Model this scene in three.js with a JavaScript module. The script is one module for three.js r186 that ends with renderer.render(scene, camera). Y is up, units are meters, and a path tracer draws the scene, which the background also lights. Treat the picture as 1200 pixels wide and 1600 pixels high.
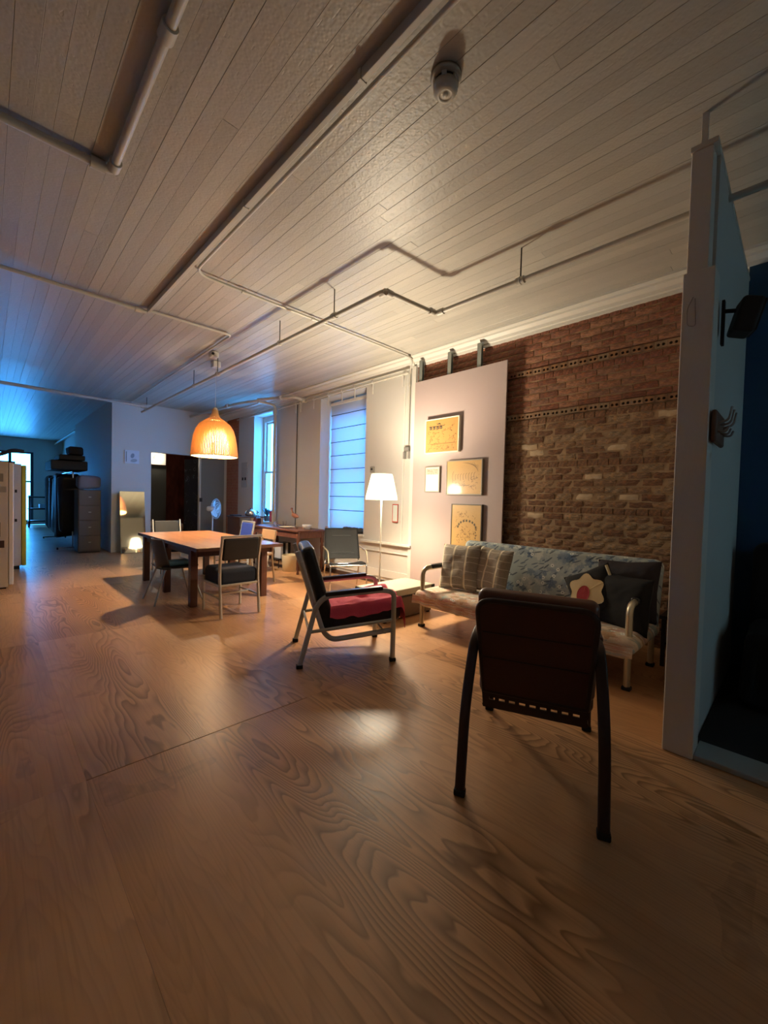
import * as THREE from 'three';
import { RoundedBoxGeometry } from 'three/addons/geometries/RoundedBoxGeometry.js';
import { mergeGeometries } from 'three/addons/utils/BufferGeometryUtils.js';
import { RectAreaLightUniformsLib } from 'three/addons/lights/RectAreaLightUniformsLib.js';

// ---------------------------------------------------------------- camera, sky, light, exposure
RectAreaLightUniformsLib.init();
const scene = new THREE.Scene();
const rad = THREE.MathUtils.degToRad;
const camera = new THREE.PerspectiveCamera(2 * Math.atan(800 / 637.1) * 180 / Math.PI, 1200 / 1600, 0.05, 100);
camera.position.set(0, 1.35, 0);
camera.rotation.set(rad(-1.5814), rad(-44.405), rad(1.4909), 'YXZ');
const SKY = new THREE.Color().setRGB(0.055, 0.37, 1.0);           // dusk sky, seen and felt through the windows only
scene.background = SKY;
scene.backgroundIntensity = 13;
const renderer = new THREE.WebGLRenderer({ antialias: true });
renderer.toneMapping = THREE.LinearToneMapping;
renderer.toneMappingExposure = 1.55;
renderer.shadowMap.enabled = true;
const LAMP_COLOR = new THREE.Color().setRGB(1.0, 0.86, 0.64);
const FLOOR_LAMP_CD = 11, PENDANT_CD = 14, SCONCE_CD = 0.6;

// ---------------------------------------------------------------- helpers
let seed = 20240611;
function rnd() { seed = (seed * 1664525 + 1013904223) >>> 0; return seed / 4294967296; }
const rr = (a, b) => a + (b - a) * rnd();
const V = (x, y, z) => new THREE.Vector3(x, y, z);
function hash(x, y, z) { let h = Math.imul(x, 374761393) ^ Math.imul(y, 668265263) ^ Math.imul(z, 2147483647 - 1274126177); h = Math.imul(h ^ (h >>> 13), 1274126177); return ((h ^ (h >>> 16)) >>> 0) / 4294967296; }
const sm = (t) => t * t * (3 - 2 * t);
function noise(x, y, z = 0) {
  const xi = Math.floor(x), yi = Math.floor(y), zi = Math.floor(z), u = sm(x - xi), v = sm(y - yi), w = sm(z - zi);
  const l = (a, b, t) => a + (b - a) * t;
  const p = (k) => l(l(hash(xi, yi, zi + k), hash(xi + 1, yi, zi + k), u), l(hash(xi, yi + 1, zi + k), hash(xi + 1, yi + 1, zi + k), u), v);
  return w === 0 ? p(0) : l(p(0), p(1), w);
}
const fbm = (x, y, z = 0, o = 4) => { let s = 0, a = 0.5, t = 0; for (let i = 0; i < o; i++) { s += a * noise(x, y, z + i * 7); t += a; a *= 0.5; x = x * 2.03 + 3.1; y = y * 2.03 + 1.7; } return s / t; };
const clamp = (x, a = 0, b = 1) => Math.min(b, Math.max(a, x));
const mix = (a, b, t) => a + (b - a) * t;
const mix3 = (a, b, t) => [mix(a[0], b[0], t), mix(a[1], b[1], t), mix(a[2], b[2], t)];
const hex = (h) => [(h >> 16 & 255) / 255, (h >> 8 & 255) / 255, (h & 255) / 255];

function texture(w, h, fn, srgb = true) {
  const d = new Uint8Array(w * h * 4);
  for (let j = 0; j < h; j++) for (let i = 0; i < w; i++) {
    const c = fn((i + 0.5) / w, (j + 0.5) / h), k = (j * w + i) * 4;
    d[k] = clamp(c[0]) * 255; d[k + 1] = clamp(c[1]) * 255; d[k + 2] = clamp(c[2]) * 255; d[k + 3] = 255;
  }
  const t = new THREE.DataTexture(d, w, h);
  t.wrapS = t.wrapT = THREE.MirroredRepeatWrapping; t.magFilter = THREE.LinearFilter; t.minFilter = THREE.LinearFilter;
  if (srgb) t.colorSpace = THREE.SRGBColorSpace;
  t.needsUpdate = true; return t;
}
function canvasTexture(w, h, draw) {
  const c = document.createElement('canvas'); c.width = w; c.height = h; draw(c.getContext('2d'), w, h);
  const t = new THREE.CanvasTexture(c); t.colorSpace = THREE.SRGBColorSpace; t.wrapS = t.wrapT = THREE.RepeatWrapping; return t;
}
const rep = (t, x, y) => { const c = t.clone(); c.repeat.set(x, y); c.needsUpdate = true; return c; };
const mat = (color, roughness = 0.6, o = {}) => new THREE.MeshStandardMaterial({ color, roughness, ...o });
const phys = (color, roughness = 0.6, o = {}) => new THREE.MeshPhysicalMaterial({ color, roughness, ...o });

// geometry makers
const T = (g, x = 0, y = 0, z = 0, rx = 0, ry = 0, rz = 0) => g.applyMatrix4(new THREE.Matrix4().compose(V(x, y, z), new THREE.Quaternion().setFromEuler(new THREE.Euler(rx, ry, rz, 'YXZ')), V(1, 1, 1)));
const rbox = (w, h, d, r = 0.004, s = 1) => new RoundedBoxGeometry(w, h, d, s, Math.min(r, w / 2.01, h / 2.01, d / 2.01));
const B = (x0, x1, y0, y1, z0, z1, r = 0) => T(r ? rbox(x1 - x0, y1 - y0, z1 - z0, r) : new THREE.BoxGeometry(x1 - x0, y1 - y0, z1 - z0), (x0 + x1) / 2, (y0 + y1) / 2, (z0 + z1) / 2);
const cyl = (r0, r1, h, n = 24, x = 0, y = 0, z = 0) => T(new THREE.CylinderGeometry(r1, r0, h, n), x, y + h / 2, z);   // r0 at the foot
const lathe = (pts, n = 32) => new THREE.LatheGeometry(pts.map(([r, y]) => new THREE.Vector2(r, y)), n);
const merge = (l) => mergeGeometries(l.map((g) => { const n = g.index ? g.toNonIndexed() : g; for (const k of Object.keys(n.attributes)) if (!['position', 'normal', 'uv'].includes(k)) n.deleteAttribute(k); if (!n.attributes.uv) n.setAttribute('uv', new THREE.BufferAttribute(new Float32Array(n.attributes.position.count * 2), 2)); return n; }));
function bend(pts, r, n = 5) {       // a polyline whose corners are rounded
  const out = [pts[0].clone()];
  for (let i = 1; i < pts.length - 1; i++) {
    const a = pts[i - 1], b = pts[i], c = pts[i + 1], da = a.clone().sub(b), dc = c.clone().sub(b);
    const k = Math.min(r, da.length() * 0.49, dc.length() * 0.49); da.setLength(k); dc.setLength(k);
    for (let j = 0; j <= n; j++) { const t = j / n, p = b.clone().addScaledVector(da, (1 - t) * (1 - t)).addScaledVector(dc, t * t); out.push(p); }
  }
  out.push(pts[pts.length - 1].clone()); return out;
}
const ring = (r, n = 10) => Array.from({ length: n }, (_, i) => [r * Math.cos(i / n * 2 * Math.PI), r * Math.sin(i / n * 2 * Math.PI)]);
const slab = (a, b, c = 0.3) => { const k = Math.min(a, b) * c; return [[a - k, -b], [a, -b + k], [a, b - k], [a - k, b], [-a + k, b], [-a, b - k], [-a, -b + k], [-a + k, -b]]; };
function sweep(path, prof, side = null) {       // closed tube of any section along a path; side: a fixed direction for the section's first axis
  const n = path.length, m = prof.length, pos = [], idx = [], uv = []; let prev = side ? side.clone() : null, len = 0;
  for (let i = 0; i < n; i++) {
    const t = path[Math.min(i + 1, n - 1)].clone().sub(path[Math.max(i - 1, 0)]).normalize();
    if (!prev) prev = Math.abs(t.y) < 0.9 ? V(0, 1, 0) : V(1, 0, 0);
    const a = prev.clone().addScaledVector(t, -prev.dot(t)).normalize(), b = t.clone().cross(a); if (!side) prev = a;
    if (i) len += path[i].distanceTo(path[i - 1]);
    for (let j = 0; j <= m; j++) { const [u, v] = prof[j % m], p = path[i].clone().addScaledVector(a, u).addScaledVector(b, v); pos.push(p.x, p.y, p.z); uv.push(j / m, len); }
  }
  for (let i = 0; i < n - 1; i++) for (let j = 0; j < m; j++) { const a = i * (m + 1) + j, b = a + 1, c = a + m + 1, d = c + 1; idx.push(a, b, d, a, d, c); }
  for (const e of [0, n - 1]) {
    const o = pos.length / 3; pos.push(path[e].x, path[e].y, path[e].z); uv.push(0, 0);
    for (let j = 0; j <= m; j++) { const k = (e * (m + 1) + j) * 3; pos.push(pos[k], pos[k + 1], pos[k + 2]); uv.push(0, 0); }
    for (let j = 0; j < m; j++) e ? idx.push(o, o + j + 1, o + j + 2) : idx.push(o, o + j + 2, o + j + 1);
  }
  const g = new THREE.BufferGeometry(); g.setAttribute('position', new THREE.Float32BufferAttribute(pos, 3)); g.setAttribute('uv', new THREE.Float32BufferAttribute(uv, 2)); g.setIndex(idx); g.computeVertexNormals(); return g;
}
const tube = (pts, r, br = 0.05, n = 10) => sweep(bend(pts, br), ring(r, n));
function sheet(fn, nu, nv, th = 0.003) {        // a cloth with thickness: fn(u, v) -> Vector3
  const P = [], N = []; const e = 1e-3;
  for (let j = 0; j <= nv; j++) for (let i = 0; i <= nu; i++) {
    const u = i / nu, v = j / nv, p = fn(u, v), du = fn(Math.min(1, u + e), v).sub(fn(Math.max(0, u - e), v)), dv = fn(u, Math.min(1, v + e)).sub(fn(u, Math.max(0, v - e)));
    P.push(p); N.push(du.cross(dv).normalize());
  }
  const pos = [], uv = [], idx = [], W = nu + 1, S = W * (nv + 1);
  for (const s of [0.5, -0.5]) P.forEach((p, k) => { const q = p.clone().addScaledVector(N[k], th * s); pos.push(q.x, q.y, q.z); uv.push((k % W) / nu, Math.floor(k / W) / nv); });
  for (let j = 0; j < nv; j++) for (let i = 0; i < nu; i++) { const a = j * W + i, b = a + 1, c = a + W, d = c + 1; idx.push(a, b, d, a, d, c, S + a, S + d, S + b, S + a, S + c, S + d); }
  const edge = (a, b) => idx.push(a, S + a, b, b, S + a, S + b);
  for (let i = 0; i < nu; i++) { edge(i + 1, i); edge(nv * W + i, nv * W + i + 1); }
  for (let j = 0; j < nv; j++) { edge(j * W, (j + 1) * W); edge((j + 1) * W + nu, j * W + nu); }
  const g = new THREE.BufferGeometry(); g.setAttribute('position', new THREE.Float32BufferAttribute(pos, 3)); g.setAttribute('uv', new THREE.Float32BufferAttribute(uv, 2)); g.setIndex(idx); g.computeVertexNormals(); return g;
}
function pillow(w, h, t, wob = 0.012, sd = 0, n = 22) {     // stands in xy, thick along z
  const f = (s) => (u, v) => {
    const a = u * 2 - 1, b = v * 2 - 1, e = Math.pow(Math.max(0, (1 - a ** 4) * (1 - b ** 4)), 0.55);
    const p = 1 - 0.07 * (1 - Math.abs(a)) * b * b, q = 1 - 0.07 * (1 - Math.abs(b)) * a * a;
    return V(w / 2 * a * q, h / 2 * b * p, s * (t / 2 * e + wob * e * (fbm(u * 5 + sd, v * 5, sd) - 0.5) * 2));
  };
  const g = (s) => { const k = new THREE.PlaneGeometry(1, 1, n, n), P = k.attributes.position, U = k.attributes.uv; for (let i = 0; i < P.count; i++) { const q = f(s)(U.getX(i), U.getY(i)); P.setXYZ(i, q.x, q.y, q.z); } if (s < 0) k.index.array.reverse(); k.computeVertexNormals(); return k; };
  return merge([g(1), g(-1)]);
}
function lumpy(g, amp, fq, sd = 0) {            // pushes vertices about, keeping seams closed
  const p = g.attributes.position;
  for (let i = 0; i < p.count; i++) { const x = p.getX(i), y = p.getY(i), z = p.getZ(i), f = (k) => (noise(x * fq + sd + k * 17, y * fq + k * 5, z * fq + 3.3) - 0.5) * 2 * amp; p.setXYZ(i, x + f(1), y + f(2), z + f(3)); }
  g.computeVertexNormals(); return g;
}
const squab = (w, h, d, r, amp = 0.006, sd = 0) => lumpy(new RoundedBoxGeometry(w, h, d, 5, r), amp, 7, sd);

// naming
const taken = new Map();
function numbered(name) { const n = taken.get(name) ?? 0; taken.set(name, n + 1); return n ? `${name}_${String(n).padStart(3, '0')}` : name; }
function mesh(name, g, m, parent) { const o = new THREE.Mesh(g, m); o.name = name; o.castShadow = o.receiveShadow = true; parent.add(o); return o; }
const part = (name, g, m, parent, label) => { const o = mesh(name, g, m, parent); if (label) o.userData.label = label; return o; };
function thing(name, label, category, pos = [0, 0, 0], turn = 0, group) {
  const o = new THREE.Group(); o.name = numbered(name); o.position.set(...pos); o.rotation.y = turn; o.userData = { label, category }; if (group) o.userData.group = group; scene.add(o); return o;
}
function single(name, g, m, label, category, pos = [0, 0, 0], turn = 0, group) {
  const o = mesh(numbered(name), g, m, scene); o.position.set(...pos); o.rotation.y = turn; o.userData = { label, category }; if (group) o.userData.group = group; return o;
}
function structure(name, label) { const o = new THREE.Group(); o.name = name; o.userData = { kind: 'structure', label, category: name.split('_')[0] }; scene.add(o); return o; }
function copy(o, pos, turn, label) { const c = o.clone(); c.name = numbered(o.name.replace(/_\d+$/, '')); c.position.set(...pos); c.rotation.y = turn; c.userData = { ...o.userData, label: label ?? o.userData.label }; scene.add(c); return c; }

// ---------------------------------------------------------------- shared materials
const bumpFine = texture(256, 256, (u, v) => { const n = fbm(u * 40, v * 40, 1, 3); return [n, n, n]; }, false);
const paintBump = texture(512, 512, (u, v) => { const n = 0.6 * fbm(u * 26, v * 9, 2, 4) + 0.4 * noise(u * 90, v * 90, 3); const chip = noise(u * 60, v * 22, 8) > 0.93 ? 0.25 : 0; const k = n - chip; return [k, k, k]; }, false);
const M = {
  ceilingPaint: ['#a9a59c', '#a39f96', '#ada99f'].map((c) => mat(c, 0.42, { bumpMap: paintBump, bumpScale: 0.0022 })),
  ceilingGap: mat('#a39f96', 0.6),
  plaster: mat('#c3c0ba', 0.62, { bumpMap: rep(bumpFine, 2, 2), bumpScale: 0.0012 }),
  whitePaint: mat('#cfccc4', 0.42),
  pipePaint: mat('#b9b5ab', 0.4),
  greyPaint: mat('#8d8e8d', 0.5),
  steel: mat('#9b9a96', 0.38, { metalness: 0.75 }),
  silver: mat('#c2beb4', 0.34, { metalness: 0.6 }),
  greyFrame: mat('#c2c1bc', 0.42, { metalness: 0.2 }),
  champagne: mat('#c9bda2', 0.33, { metalness: 0.7 }),
  chrome: mat('#d6d6d6', 0.16, { metalness: 1 }),
  darkMetal: mat('#3a3734', 0.45, { metalness: 0.6 }),
  rubber: mat('#17171a', 0.75),
  blackVinyl: mat('#17181b', 0.36, { bumpMap: rep(bumpFine, 2, 2), bumpScale: 0.0008 }),
  blackPad: mat('#1a1b20', 0.32),
  brownVinyl: mat('#47221b', 0.42, { bumpMap: rep(bumpFine, 3, 3), bumpScale: 0.001 }),
  brownMetal: mat('#3a2a26', 0.45, { metalness: 0.35 }),
  glass: phys('#ffffff', 0, { transmission: 1, thickness: 0, ior: 1.45 }),
  black: mat('#121214', 0.6),
  detector: mat('#aaa69c', 0.5),
};

// plywood of the floor: rotary-cut fir with broad flame figure
const ply = [0, 1, 2].map((s) => texture(640, 1280, (u, v) => {
  const x = u * 1.22, z = v * 2.44, o = s * 31.7;
  const wx = x + 0.03 * (fbm(x * 5 + o, z * 1.6, 5, 3) - 0.5);
  const hgt = fbm(wx * 4.4 + o, z * 0.5 + o, 1, 2) * 22 + fbm(wx * 14 + o, z * 3, 2, 2) * 2.6;
  const f = hgt - Math.floor(hgt), line = Math.pow(f, 2.2) * clamp((1 - f) * 9), streak = noise(x * 210 + o, z * 3.2, 3), patch = fbm(x * 2.1 + o, z * 1.1, 9, 3), fade = clamp((fbm(x * 2.6 + o, z * 0.7, 12, 2) - 0.4) * 5);
  let c = mix3(hex(0xd2a073), hex(0xbc8d62), patch * 1.2);
  c = mix3(c, hex(0x74502f), line * (0.16 + 0.84 * fade));
  c = mix3(c, hex(0x97704a), clamp((streak - 0.55) * 0.7));
  const knot = noise(x * 5 + o, z * 5, 21) > 0.93 ? 0.25 : 0;
  return mix3(c, hex(0x5e3f26), knot * noise(x * 40, z * 40, 4));
}));
const plyMats = ply.flatMap((t, i) => [0, 1].map((k) => phys(['#ffffff', '#f2ece4'][k], 0.35, { map: t, bumpMap: t, bumpScale: 0.0006, specularIntensity: 0.9 })));

// ---------------------------------------------------------------- setting: floor, ceiling
const H = 3.5, XW = 4.6, XL = -3.2, ZR = 2.6, ZE = -22;
{
  const floor = structure('floor', 'honey brown plywood sheet floor with flame grain and worn varnish');
  part('subfloor', B(XL - 0.3, 5.2, -0.3, -0.022, ZE - 0.3, ZR + 0.3), mat('#2a1d13', 0.9), floor);
  const geos = [0, 1, 2, 3].map((k) => { const g = new THREE.BoxGeometry(1.2195, 0.02, 2.4395), u = g.attributes.uv; for (let i = 0; i < u.count; i++) u.setXY(i, k & 1 ? 1 - u.getX(i) : u.getX(i), k & 2 ? 1 - u.getY(i) : u.getY(i)); return g; });
  const openSeam = (() => { const g = new THREE.BoxGeometry(1.2195, 0.02, 2.434); return g; })();
  for (let i = 0; i < 7; i++) for (let j = 0; j < 11; j++) {
    const x = 0.95 + (i - 3) * 1.22, z = -2.3 + 1.22 + (2 - j) * 2.44, n = i * 5 + j * 3;
    if (z < ZE - 1 || z > ZR + 1) continue;
    const open = i === 3 && j === 2;
    const o = part('plywood_sheet', open ? openSeam : geos[(i + j * 3) % 4], plyMats[n % plyMats.length], floor);
    o.position.set(x, -0.01 + (hash(i, j, 3) - 0.5) * 0.0003, z + (open ? 0.0027 : 0));
  }
}
{
  const ceiling = structure('ceiling', 'white painted narrow board ceiling with thick chipped gloss paint');
  part('ceiling_deck', B(XL - 0.3, 5.2, H + 0.005, H + 0.3, ZE - 0.3, ZR + 0.3), M.ceilingGap, ceiling);
  const pitch = 0.097, prof = (w) => { const s = new THREE.Shape(); const a = w / 2, c = 0.0017; s.moveTo(-a, 0.02); s.lineTo(-a, c); s.lineTo(-a + c, 0); s.lineTo(a - c * 0.6, 0); s.lineTo(a, c * 0.6); s.lineTo(a, 0.02); return s; };
  for (let i = 0; ; i++) {
    const x = XL - 0.1 + (i + 0.5) * pitch; if (x > 4.75) break;
    const cuts = [ZE - 0.1, rr(-15, -11), rr(-4.5, 0.3), ZR + 0.1];
    for (let k = 0; k < 3; k++) {
      const w = pitch - rr(0, 0.0012), L = cuts[k + 1] - cuts[k] - 0.002;
      const g = new THREE.ExtrudeGeometry(prof(w), { depth: L, bevelEnabled: false, steps: 1 });
      const U = g.attributes.uv, P = g.attributes.position; for (let q = 0; q < U.count; q++) U.setXY(q, P.getX(q) + x, P.getZ(q) + cuts[k]);
      const o = part('ceiling_board', g, M.ceilingPaint[(i * 7 + k * 2) % 3], ceiling);
      o.position.set(x + rr(-0.0006, 0.0006), H + rr(-0.001, 0.001), cuts[k]); o.rotation.z = rr(-0.01, 0.01);
    }
  }
}

// ---------------------------------------------------------------- setting: brick wall
const brickTex = [0, 1, 2].map((s) => texture(128, 64, (u, v) => { const n = fbm(u * 9 + s * 20, v * 5, s, 4), k = noise(u * 60, v * 30, s + 5); const g = 0.74 + 0.5 * (n - 0.5) + 0.18 * (k - 0.5); return mix3([g, g, g], hex(0xd9c6a8), clamp((fbm(u * 6 + s * 11, v * 4, 30 + s, 3) - 0.58) * 4)); }));
const brickMat = (c, s) => mat(c, 0.9, { map: brickTex[s % 3], bumpMap: brickTex[s % 3], bumpScale: 0.004 });
const upperBrick = ['#b57a61', '#a86c53', '#bf876a', '#9b644d', '#b08068', '#c58e70'].map(brickMat);
const lowerBrick = ['#b58e70', '#a97e60', '#bd9675', '#a07458', '#c0a080', '#9a7056', '#c5a483'].map(brickMat);
const paleBrick = mat('#c4ab8c', 0.85, { bumpMap: brickTex[0], bumpScale: 0.004 });
{
  const wall = structure('wall_brick', 'old exposed red brown brick wall with patchy mortar behind sofa');
  const X0 = 4.62;
  const mortarTex = texture(512, 512, (u, v) => { const n = fbm(u * 20, v * 26, 4, 4), k = noise(u * 150, v * 150, 7); return mix3(hex(0x8d7359), hex(0xad9070), clamp(n * 1.5 - 0.25 + (k - 0.5) * 0.3)); });
  const mortar = mat('#ffffff', 0.95, { map: mortarTex, bumpMap: mortarTex, bumpScale: 0.012 });
  part('mortar_bed', B(X0 + 0.13, X0 + 0.36, 0, H + 0.02, -4.15, -0.38), mortar, wall);
  for (const [y0, y1] of [[0, 2.366], [2.429, 2.878], [2.941, H + 0.02]]) part('mortar_bed', B(X0 + 0.009, X0 + 0.13, y0, y1, -4.15, -0.38), mortar, wall);    // open behind the cored bricks
  const brickGeo = (len, hgt, rough, sd) => {     // front faces -x
    const g = new THREE.BoxGeometry(0.05, hgt, len, 1, 3, Math.max(2, Math.round(len / 0.035))), p = g.attributes.position;
    for (let i = 0; i < p.count; i++) {
      const y = p.getY(i), z = p.getZ(i); if (p.getX(i) > 0) continue;
      const e = Math.max(Math.abs(y) / (hgt / 2), Math.abs(z) / (len / 2)) > 0.98;
      p.setX(i, p.getX(i) + (e ? 0.006 : 0) + (noise(y * 40 + sd * 3, z * 22 + sd, sd) - 0.5) * rough);
      if (e) { p.setY(i, y + (noise(z * 26, sd * 9 + y, 4) - 0.5) * rough * 0.9); p.setZ(i, z + (noise(y * 50, sd * 7 + z, 6) - 0.5) * rough * 0.8); }
    }
    g.computeVertexNormals(); return g;
  };
  const crispS = [1, 2, 3, 4].map((s) => brickGeo(0.202, 0.059, 0.005, s)), roughS = [5, 6, 7, 8, 9].map((s) => brickGeo(0.198, 0.058, 0.015, s));
  const crispH = [11, 12].map((s) => brickGeo(0.097, 0.062, 0.004, s)), roughH = [13, 14].map((s) => brickGeo(0.095, 0.06, 0.013, s));
  const holed = (() => { const s = new THREE.Shape(); s.moveTo(-0.05, -0.03); s.lineTo(0.05, -0.03); s.lineTo(0.05, 0.03); s.lineTo(-0.05, 0.03); for (const c of [-0.021, 0.021]) { const h = new THREE.Path(); h.absarc(c, -0.004, 0.0135, 0, 2 * Math.PI, true); s.holes.push(h); } return T(new THREE.ExtrudeGeometry(s, { depth: 0.13, bevelEnabled: false, curveSegments: 7 }), 0, 0, 0, 0, -Math.PI / 2).translate(0.105, 0, 0); })();
  const rowH = 0.0732, list = [];
  const rowHole = [2.41, 2.91];   // two courses of cored bricks laid on end
  for (let r = 0; ; r++) {
    const y = 0.055 + r * rowH; if (y > 3.4) break;
    const hole = rowHole.some((h) => Math.abs(h - y) < rowH / 2), header = !hole && r % 7 === 3, upper = y > 2.43;
    const pitch = hole ? 0.1015 : header ? 0.105 : 0.213;
    for (let z = -4.12 + (r % 2 ? pitch / 2 : 0) + hash(r, 1, 1) * 0.05; z < -0.48; z += pitch) list.push({ y, z, hole, header, upper, r });
  }
  const seen = (b) => b.z > -2.62 && b.z < -0.52 && b.y > 0.93 && b.y < 3.38;
  list.forEach((b) => { b.d = Math.hypot(b.z, X0, b.y - 1.35) * (b.header ? 1.5 : 1) + (seen(b) ? 0 : 100); });
  list.sort((a, b) => a.d - b.d);
  const pale = [[-1.39, 1.93], [-2.24, 1.255], [-1.2, 1.42], [-1.66, 2.31], [-2.3, 2.06], [-2.2, 1.98], [-0.95, 2.27], [-1.6, 1.63], [-1.55, 1.41], [-2.08, 1.98], [-1.02, 1.63]];
  const isPale = (b) => pale.some(([z, y]) => Math.abs(b.z - z) < 0.1 && Math.abs(b.y - y) < rowH / 2) && !b.hole;
  const rest = { u: [], l: [] };
  list.forEach((b, i) => {
    const k = Math.floor(hash(Math.round(b.z * 1000), b.r, 5) * 100);
    const g = b.hole ? holed : b.header ? (b.upper ? crispH[k % 2] : roughH[k % 2]) : b.upper ? crispS[k % 4] : roughS[k % 5];
    const m = isPale(b) ? paleBrick : b.hole ? lowerBrick[[0, 2, 4][k % 3]] : (b.upper ? upperBrick : lowerBrick)[k % (b.upper ? 6 : 7)];
    const off = b.hole ? 0 : (hash(b.r, k, 9) - 0.5) * (b.upper ? 0.004 : 0.012);
    if (i < 298 && b.d < 100) { const o = part('brick', g, m, wall); o.position.set(X0 + 0.022 + off - (b.hole ? 0.012 : 0), b.y + (k % 5 - 2) * 0.0008, b.z); if (!b.hole && !b.upper) o.scale.set(1, 0.88 + 0.2 * hash(k, b.r, 21), 0.8 + 0.24 * hash(b.r, k, 22)); }
    else rest[b.upper ? 'u' : 'l'].push(g.clone().translate(X0 + 0.022 + off - (b.hole ? 0.012 : 0), b.y, b.z));
  });
  part('brickwork', merge(rest.u), upperBrick[1], wall).userData.kind = 'stuff';
  part('brickwork', merge(rest.l), lowerBrick[1], wall).userData.kind = 'stuff';
}

// ---------------------------------------------------------------- setting: window wall, windows
const W2 = { z0: -6.5, z1: -5.19, y0: 0.76, y1: 3.26 }, W1 = { z0: -9.2, z1: -8.16, y0: 0.8, y1: 3.28 };
{
  const w = structure('wall_right', 'off white plastered window wall with piers between the windows');
  const X1 = 5.05;
  const seg = (z0, z1, y0 = 0, y1 = H + 0.02) => part('wall_section', B(XW, X1, y0, y1, z0, z1), M.plaster, w);
  seg(W2.z1, -4.06); seg(W1.z1, W2.z0); seg(-10.02, W1.z0);
  seg(W2.z0, W2.z1, 0, W2.y0); seg(W2.z0, W2.z1, W2.y1, H + 0.02); seg(W1.z0, W1.z1, 0, W1.y0); seg(W1.z0, W1.z1, W1.y1, H + 0.02);
  part('end_casing', B(XW - 0.035, XW, 0, 3.36, -4.13, -4.06, 0.004), M.whitePaint, w);
  part('end_casing', B(XW - 0.02, XW, 0.62, 3.33, -4.3, -4.28, 0.003), M.whitePaint, w);
  for (const [y, d, h] of [[0.655, 0.07, 0.035], [0.52, 0.025, 0.02]]) part('dado_rail', B(XW - d, XW, y, y + h, -5.19, -4.06, 0.006), M.whitePaint, w);
  for (const [z0, z1] of [[-5.19, -4.06], [W1.z1, W2.z0], [-10.02, W1.z0], [W2.z0, W2.z1], [W1.z0, W1.z1]]) part('skirting', B(XW - 0.02, XW, 0.12, 0.24, z0, z1, 0.004), M.whitePaint, w);
  part('foot_strip', B(XW - 0.025, XW, 0.0, 0.07, -10, -4.06), mat('#4a3020', 0.6), w, 'dark brown strip along the foot of the wall');  // even dark brown strip below the skirting
  part('conduit', merge([tube([V(XW - 0.012, 3.3, -7.3), V(XW - 0.012, 0.8, -7.3)], 0.009, 0.02, 8)]), mat('#3c3a3a', 0.5), w, 'thin dark cable down the pier');
  const far = structure('wall_right_far', 'bare brick strip at the far end of the window wall');
  const farTex = texture(256, 512, (u, v) => { const row = v * 46, jx = (u * 5 + (Math.floor(row) % 2) * 0.5), my = row % 1, mx = jx % 1; const n = fbm(u * 30, v * 60, 2, 3); return mix3(mix3(hex(0x9b644d), hex(0xb57a61), n), hex(0xad9070), my < 0.16 || mx < 0.05 ? 0.5 : 0); });
  part('wall_section', B(4.72, 5.05, 0, H + 0.02, -11.2, -10.02), mat('#ffffff', 0.9, { map: farTex, bumpMap: farTex, bumpScale: 0.006 }), far);
  // wall continuing towards and behind the camera (blue side room)
  const blue = structure('wall_blue', 'dark blue painted wall of the unlit side room');
  part('wall_section', B(XW - 0.015, 5.05, 0, H + 0.02, -0.376, ZR + 0.1), mat('#1d4a6c', 0.7), blue);
}
function windowUnit(n, W, xf, label) {
  const o = structure(`window_${n}`, label), { z0, z1, y0, y1 } = W;
  const fw = 0.07, head = n === 2 ? 0.3 : 0.12;
  part('frame', merge([B(xf, xf + 0.1, y0, y1, z0, z0 + fw, 0.004), B(xf, xf + 0.1, y0, y1, z1 - fw, z1, 0.004), B(xf, xf + 0.1, y1 - head, y1, z0 + fw, z1 - fw, 0.004), B(xf, xf + 0.1, y0, y0 + 0.05, z0 + fw, z1 - fw, 0.004)]), M.whitePaint, o);
  const ym = (y0 + y1) / 2 - 0.08, za = z0 + fw, zb = z1 - fw;
  for (const [a, b, x] of [[ym - 0.02, y1 - head, xf + 0.055], [y0 + 0.05, ym + 0.02, xf + 0.02]]) {
    const s = part('sash', merge([B(x, x + 0.035, a, b, za, za + 0.05, 0.003), B(x, x + 0.035, a, b, zb - 0.05, zb, 0.003), B(x, x + 0.035, a, a + 0.045, za + 0.05, zb - 0.05, 0.003), B(x, x + 0.035, b - 0.045, b, za + 0.05, zb - 0.05, 0.003)]), M.whitePaint, o);
    const g = new THREE.PlaneGeometry(zb - za - 0.1, b - a - 0.09); T(g, x + 0.018, (a + b) / 2, (za + zb) / 2, 0, Math.PI / 2);
    part('pane', g, M.glass, s);
  }
  part('sill', B(XW - 0.03, xf + 0.02, y0 - 0.03, y0 + 0.005, z0 - 0.02, z1 + 0.02, 0.006), M.whitePaint, o);
}
windowUnit(1, W1, 4.84, 'white sash window standing open to blue daylight beyond the desk');
windowUnit(2, W2, 4.9, 'white sash window behind the pleated blind');
{
  const o = structure('trim_1', 'white stepped cornice along the top of the right wall');
  const s = new THREE.Shape(); [[0, 0], [-0.03, 0], [-0.035, 0.03], [-0.05, 0.04], [-0.06, 0.07], [-0.1, 0.1], [-0.105, 0.12], [-0.17, 0.125], [-0.17, 0.15], [0, 0.15]].forEach(([x, y], i) => i ? s.lineTo(x, y) : s.moveTo(x, y));
  const run = (z0, z1, x, y) => part('cornice', T(new THREE.ExtrudeGeometry(s, { depth: z1 - z0, bevelEnabled: false }), x, y, z0), M.whitePaint, o);
  run(-4.1, 2.6, 4.63, 3.352); run(-10.95, -4.1, 4.6, 3.352);
}

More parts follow.
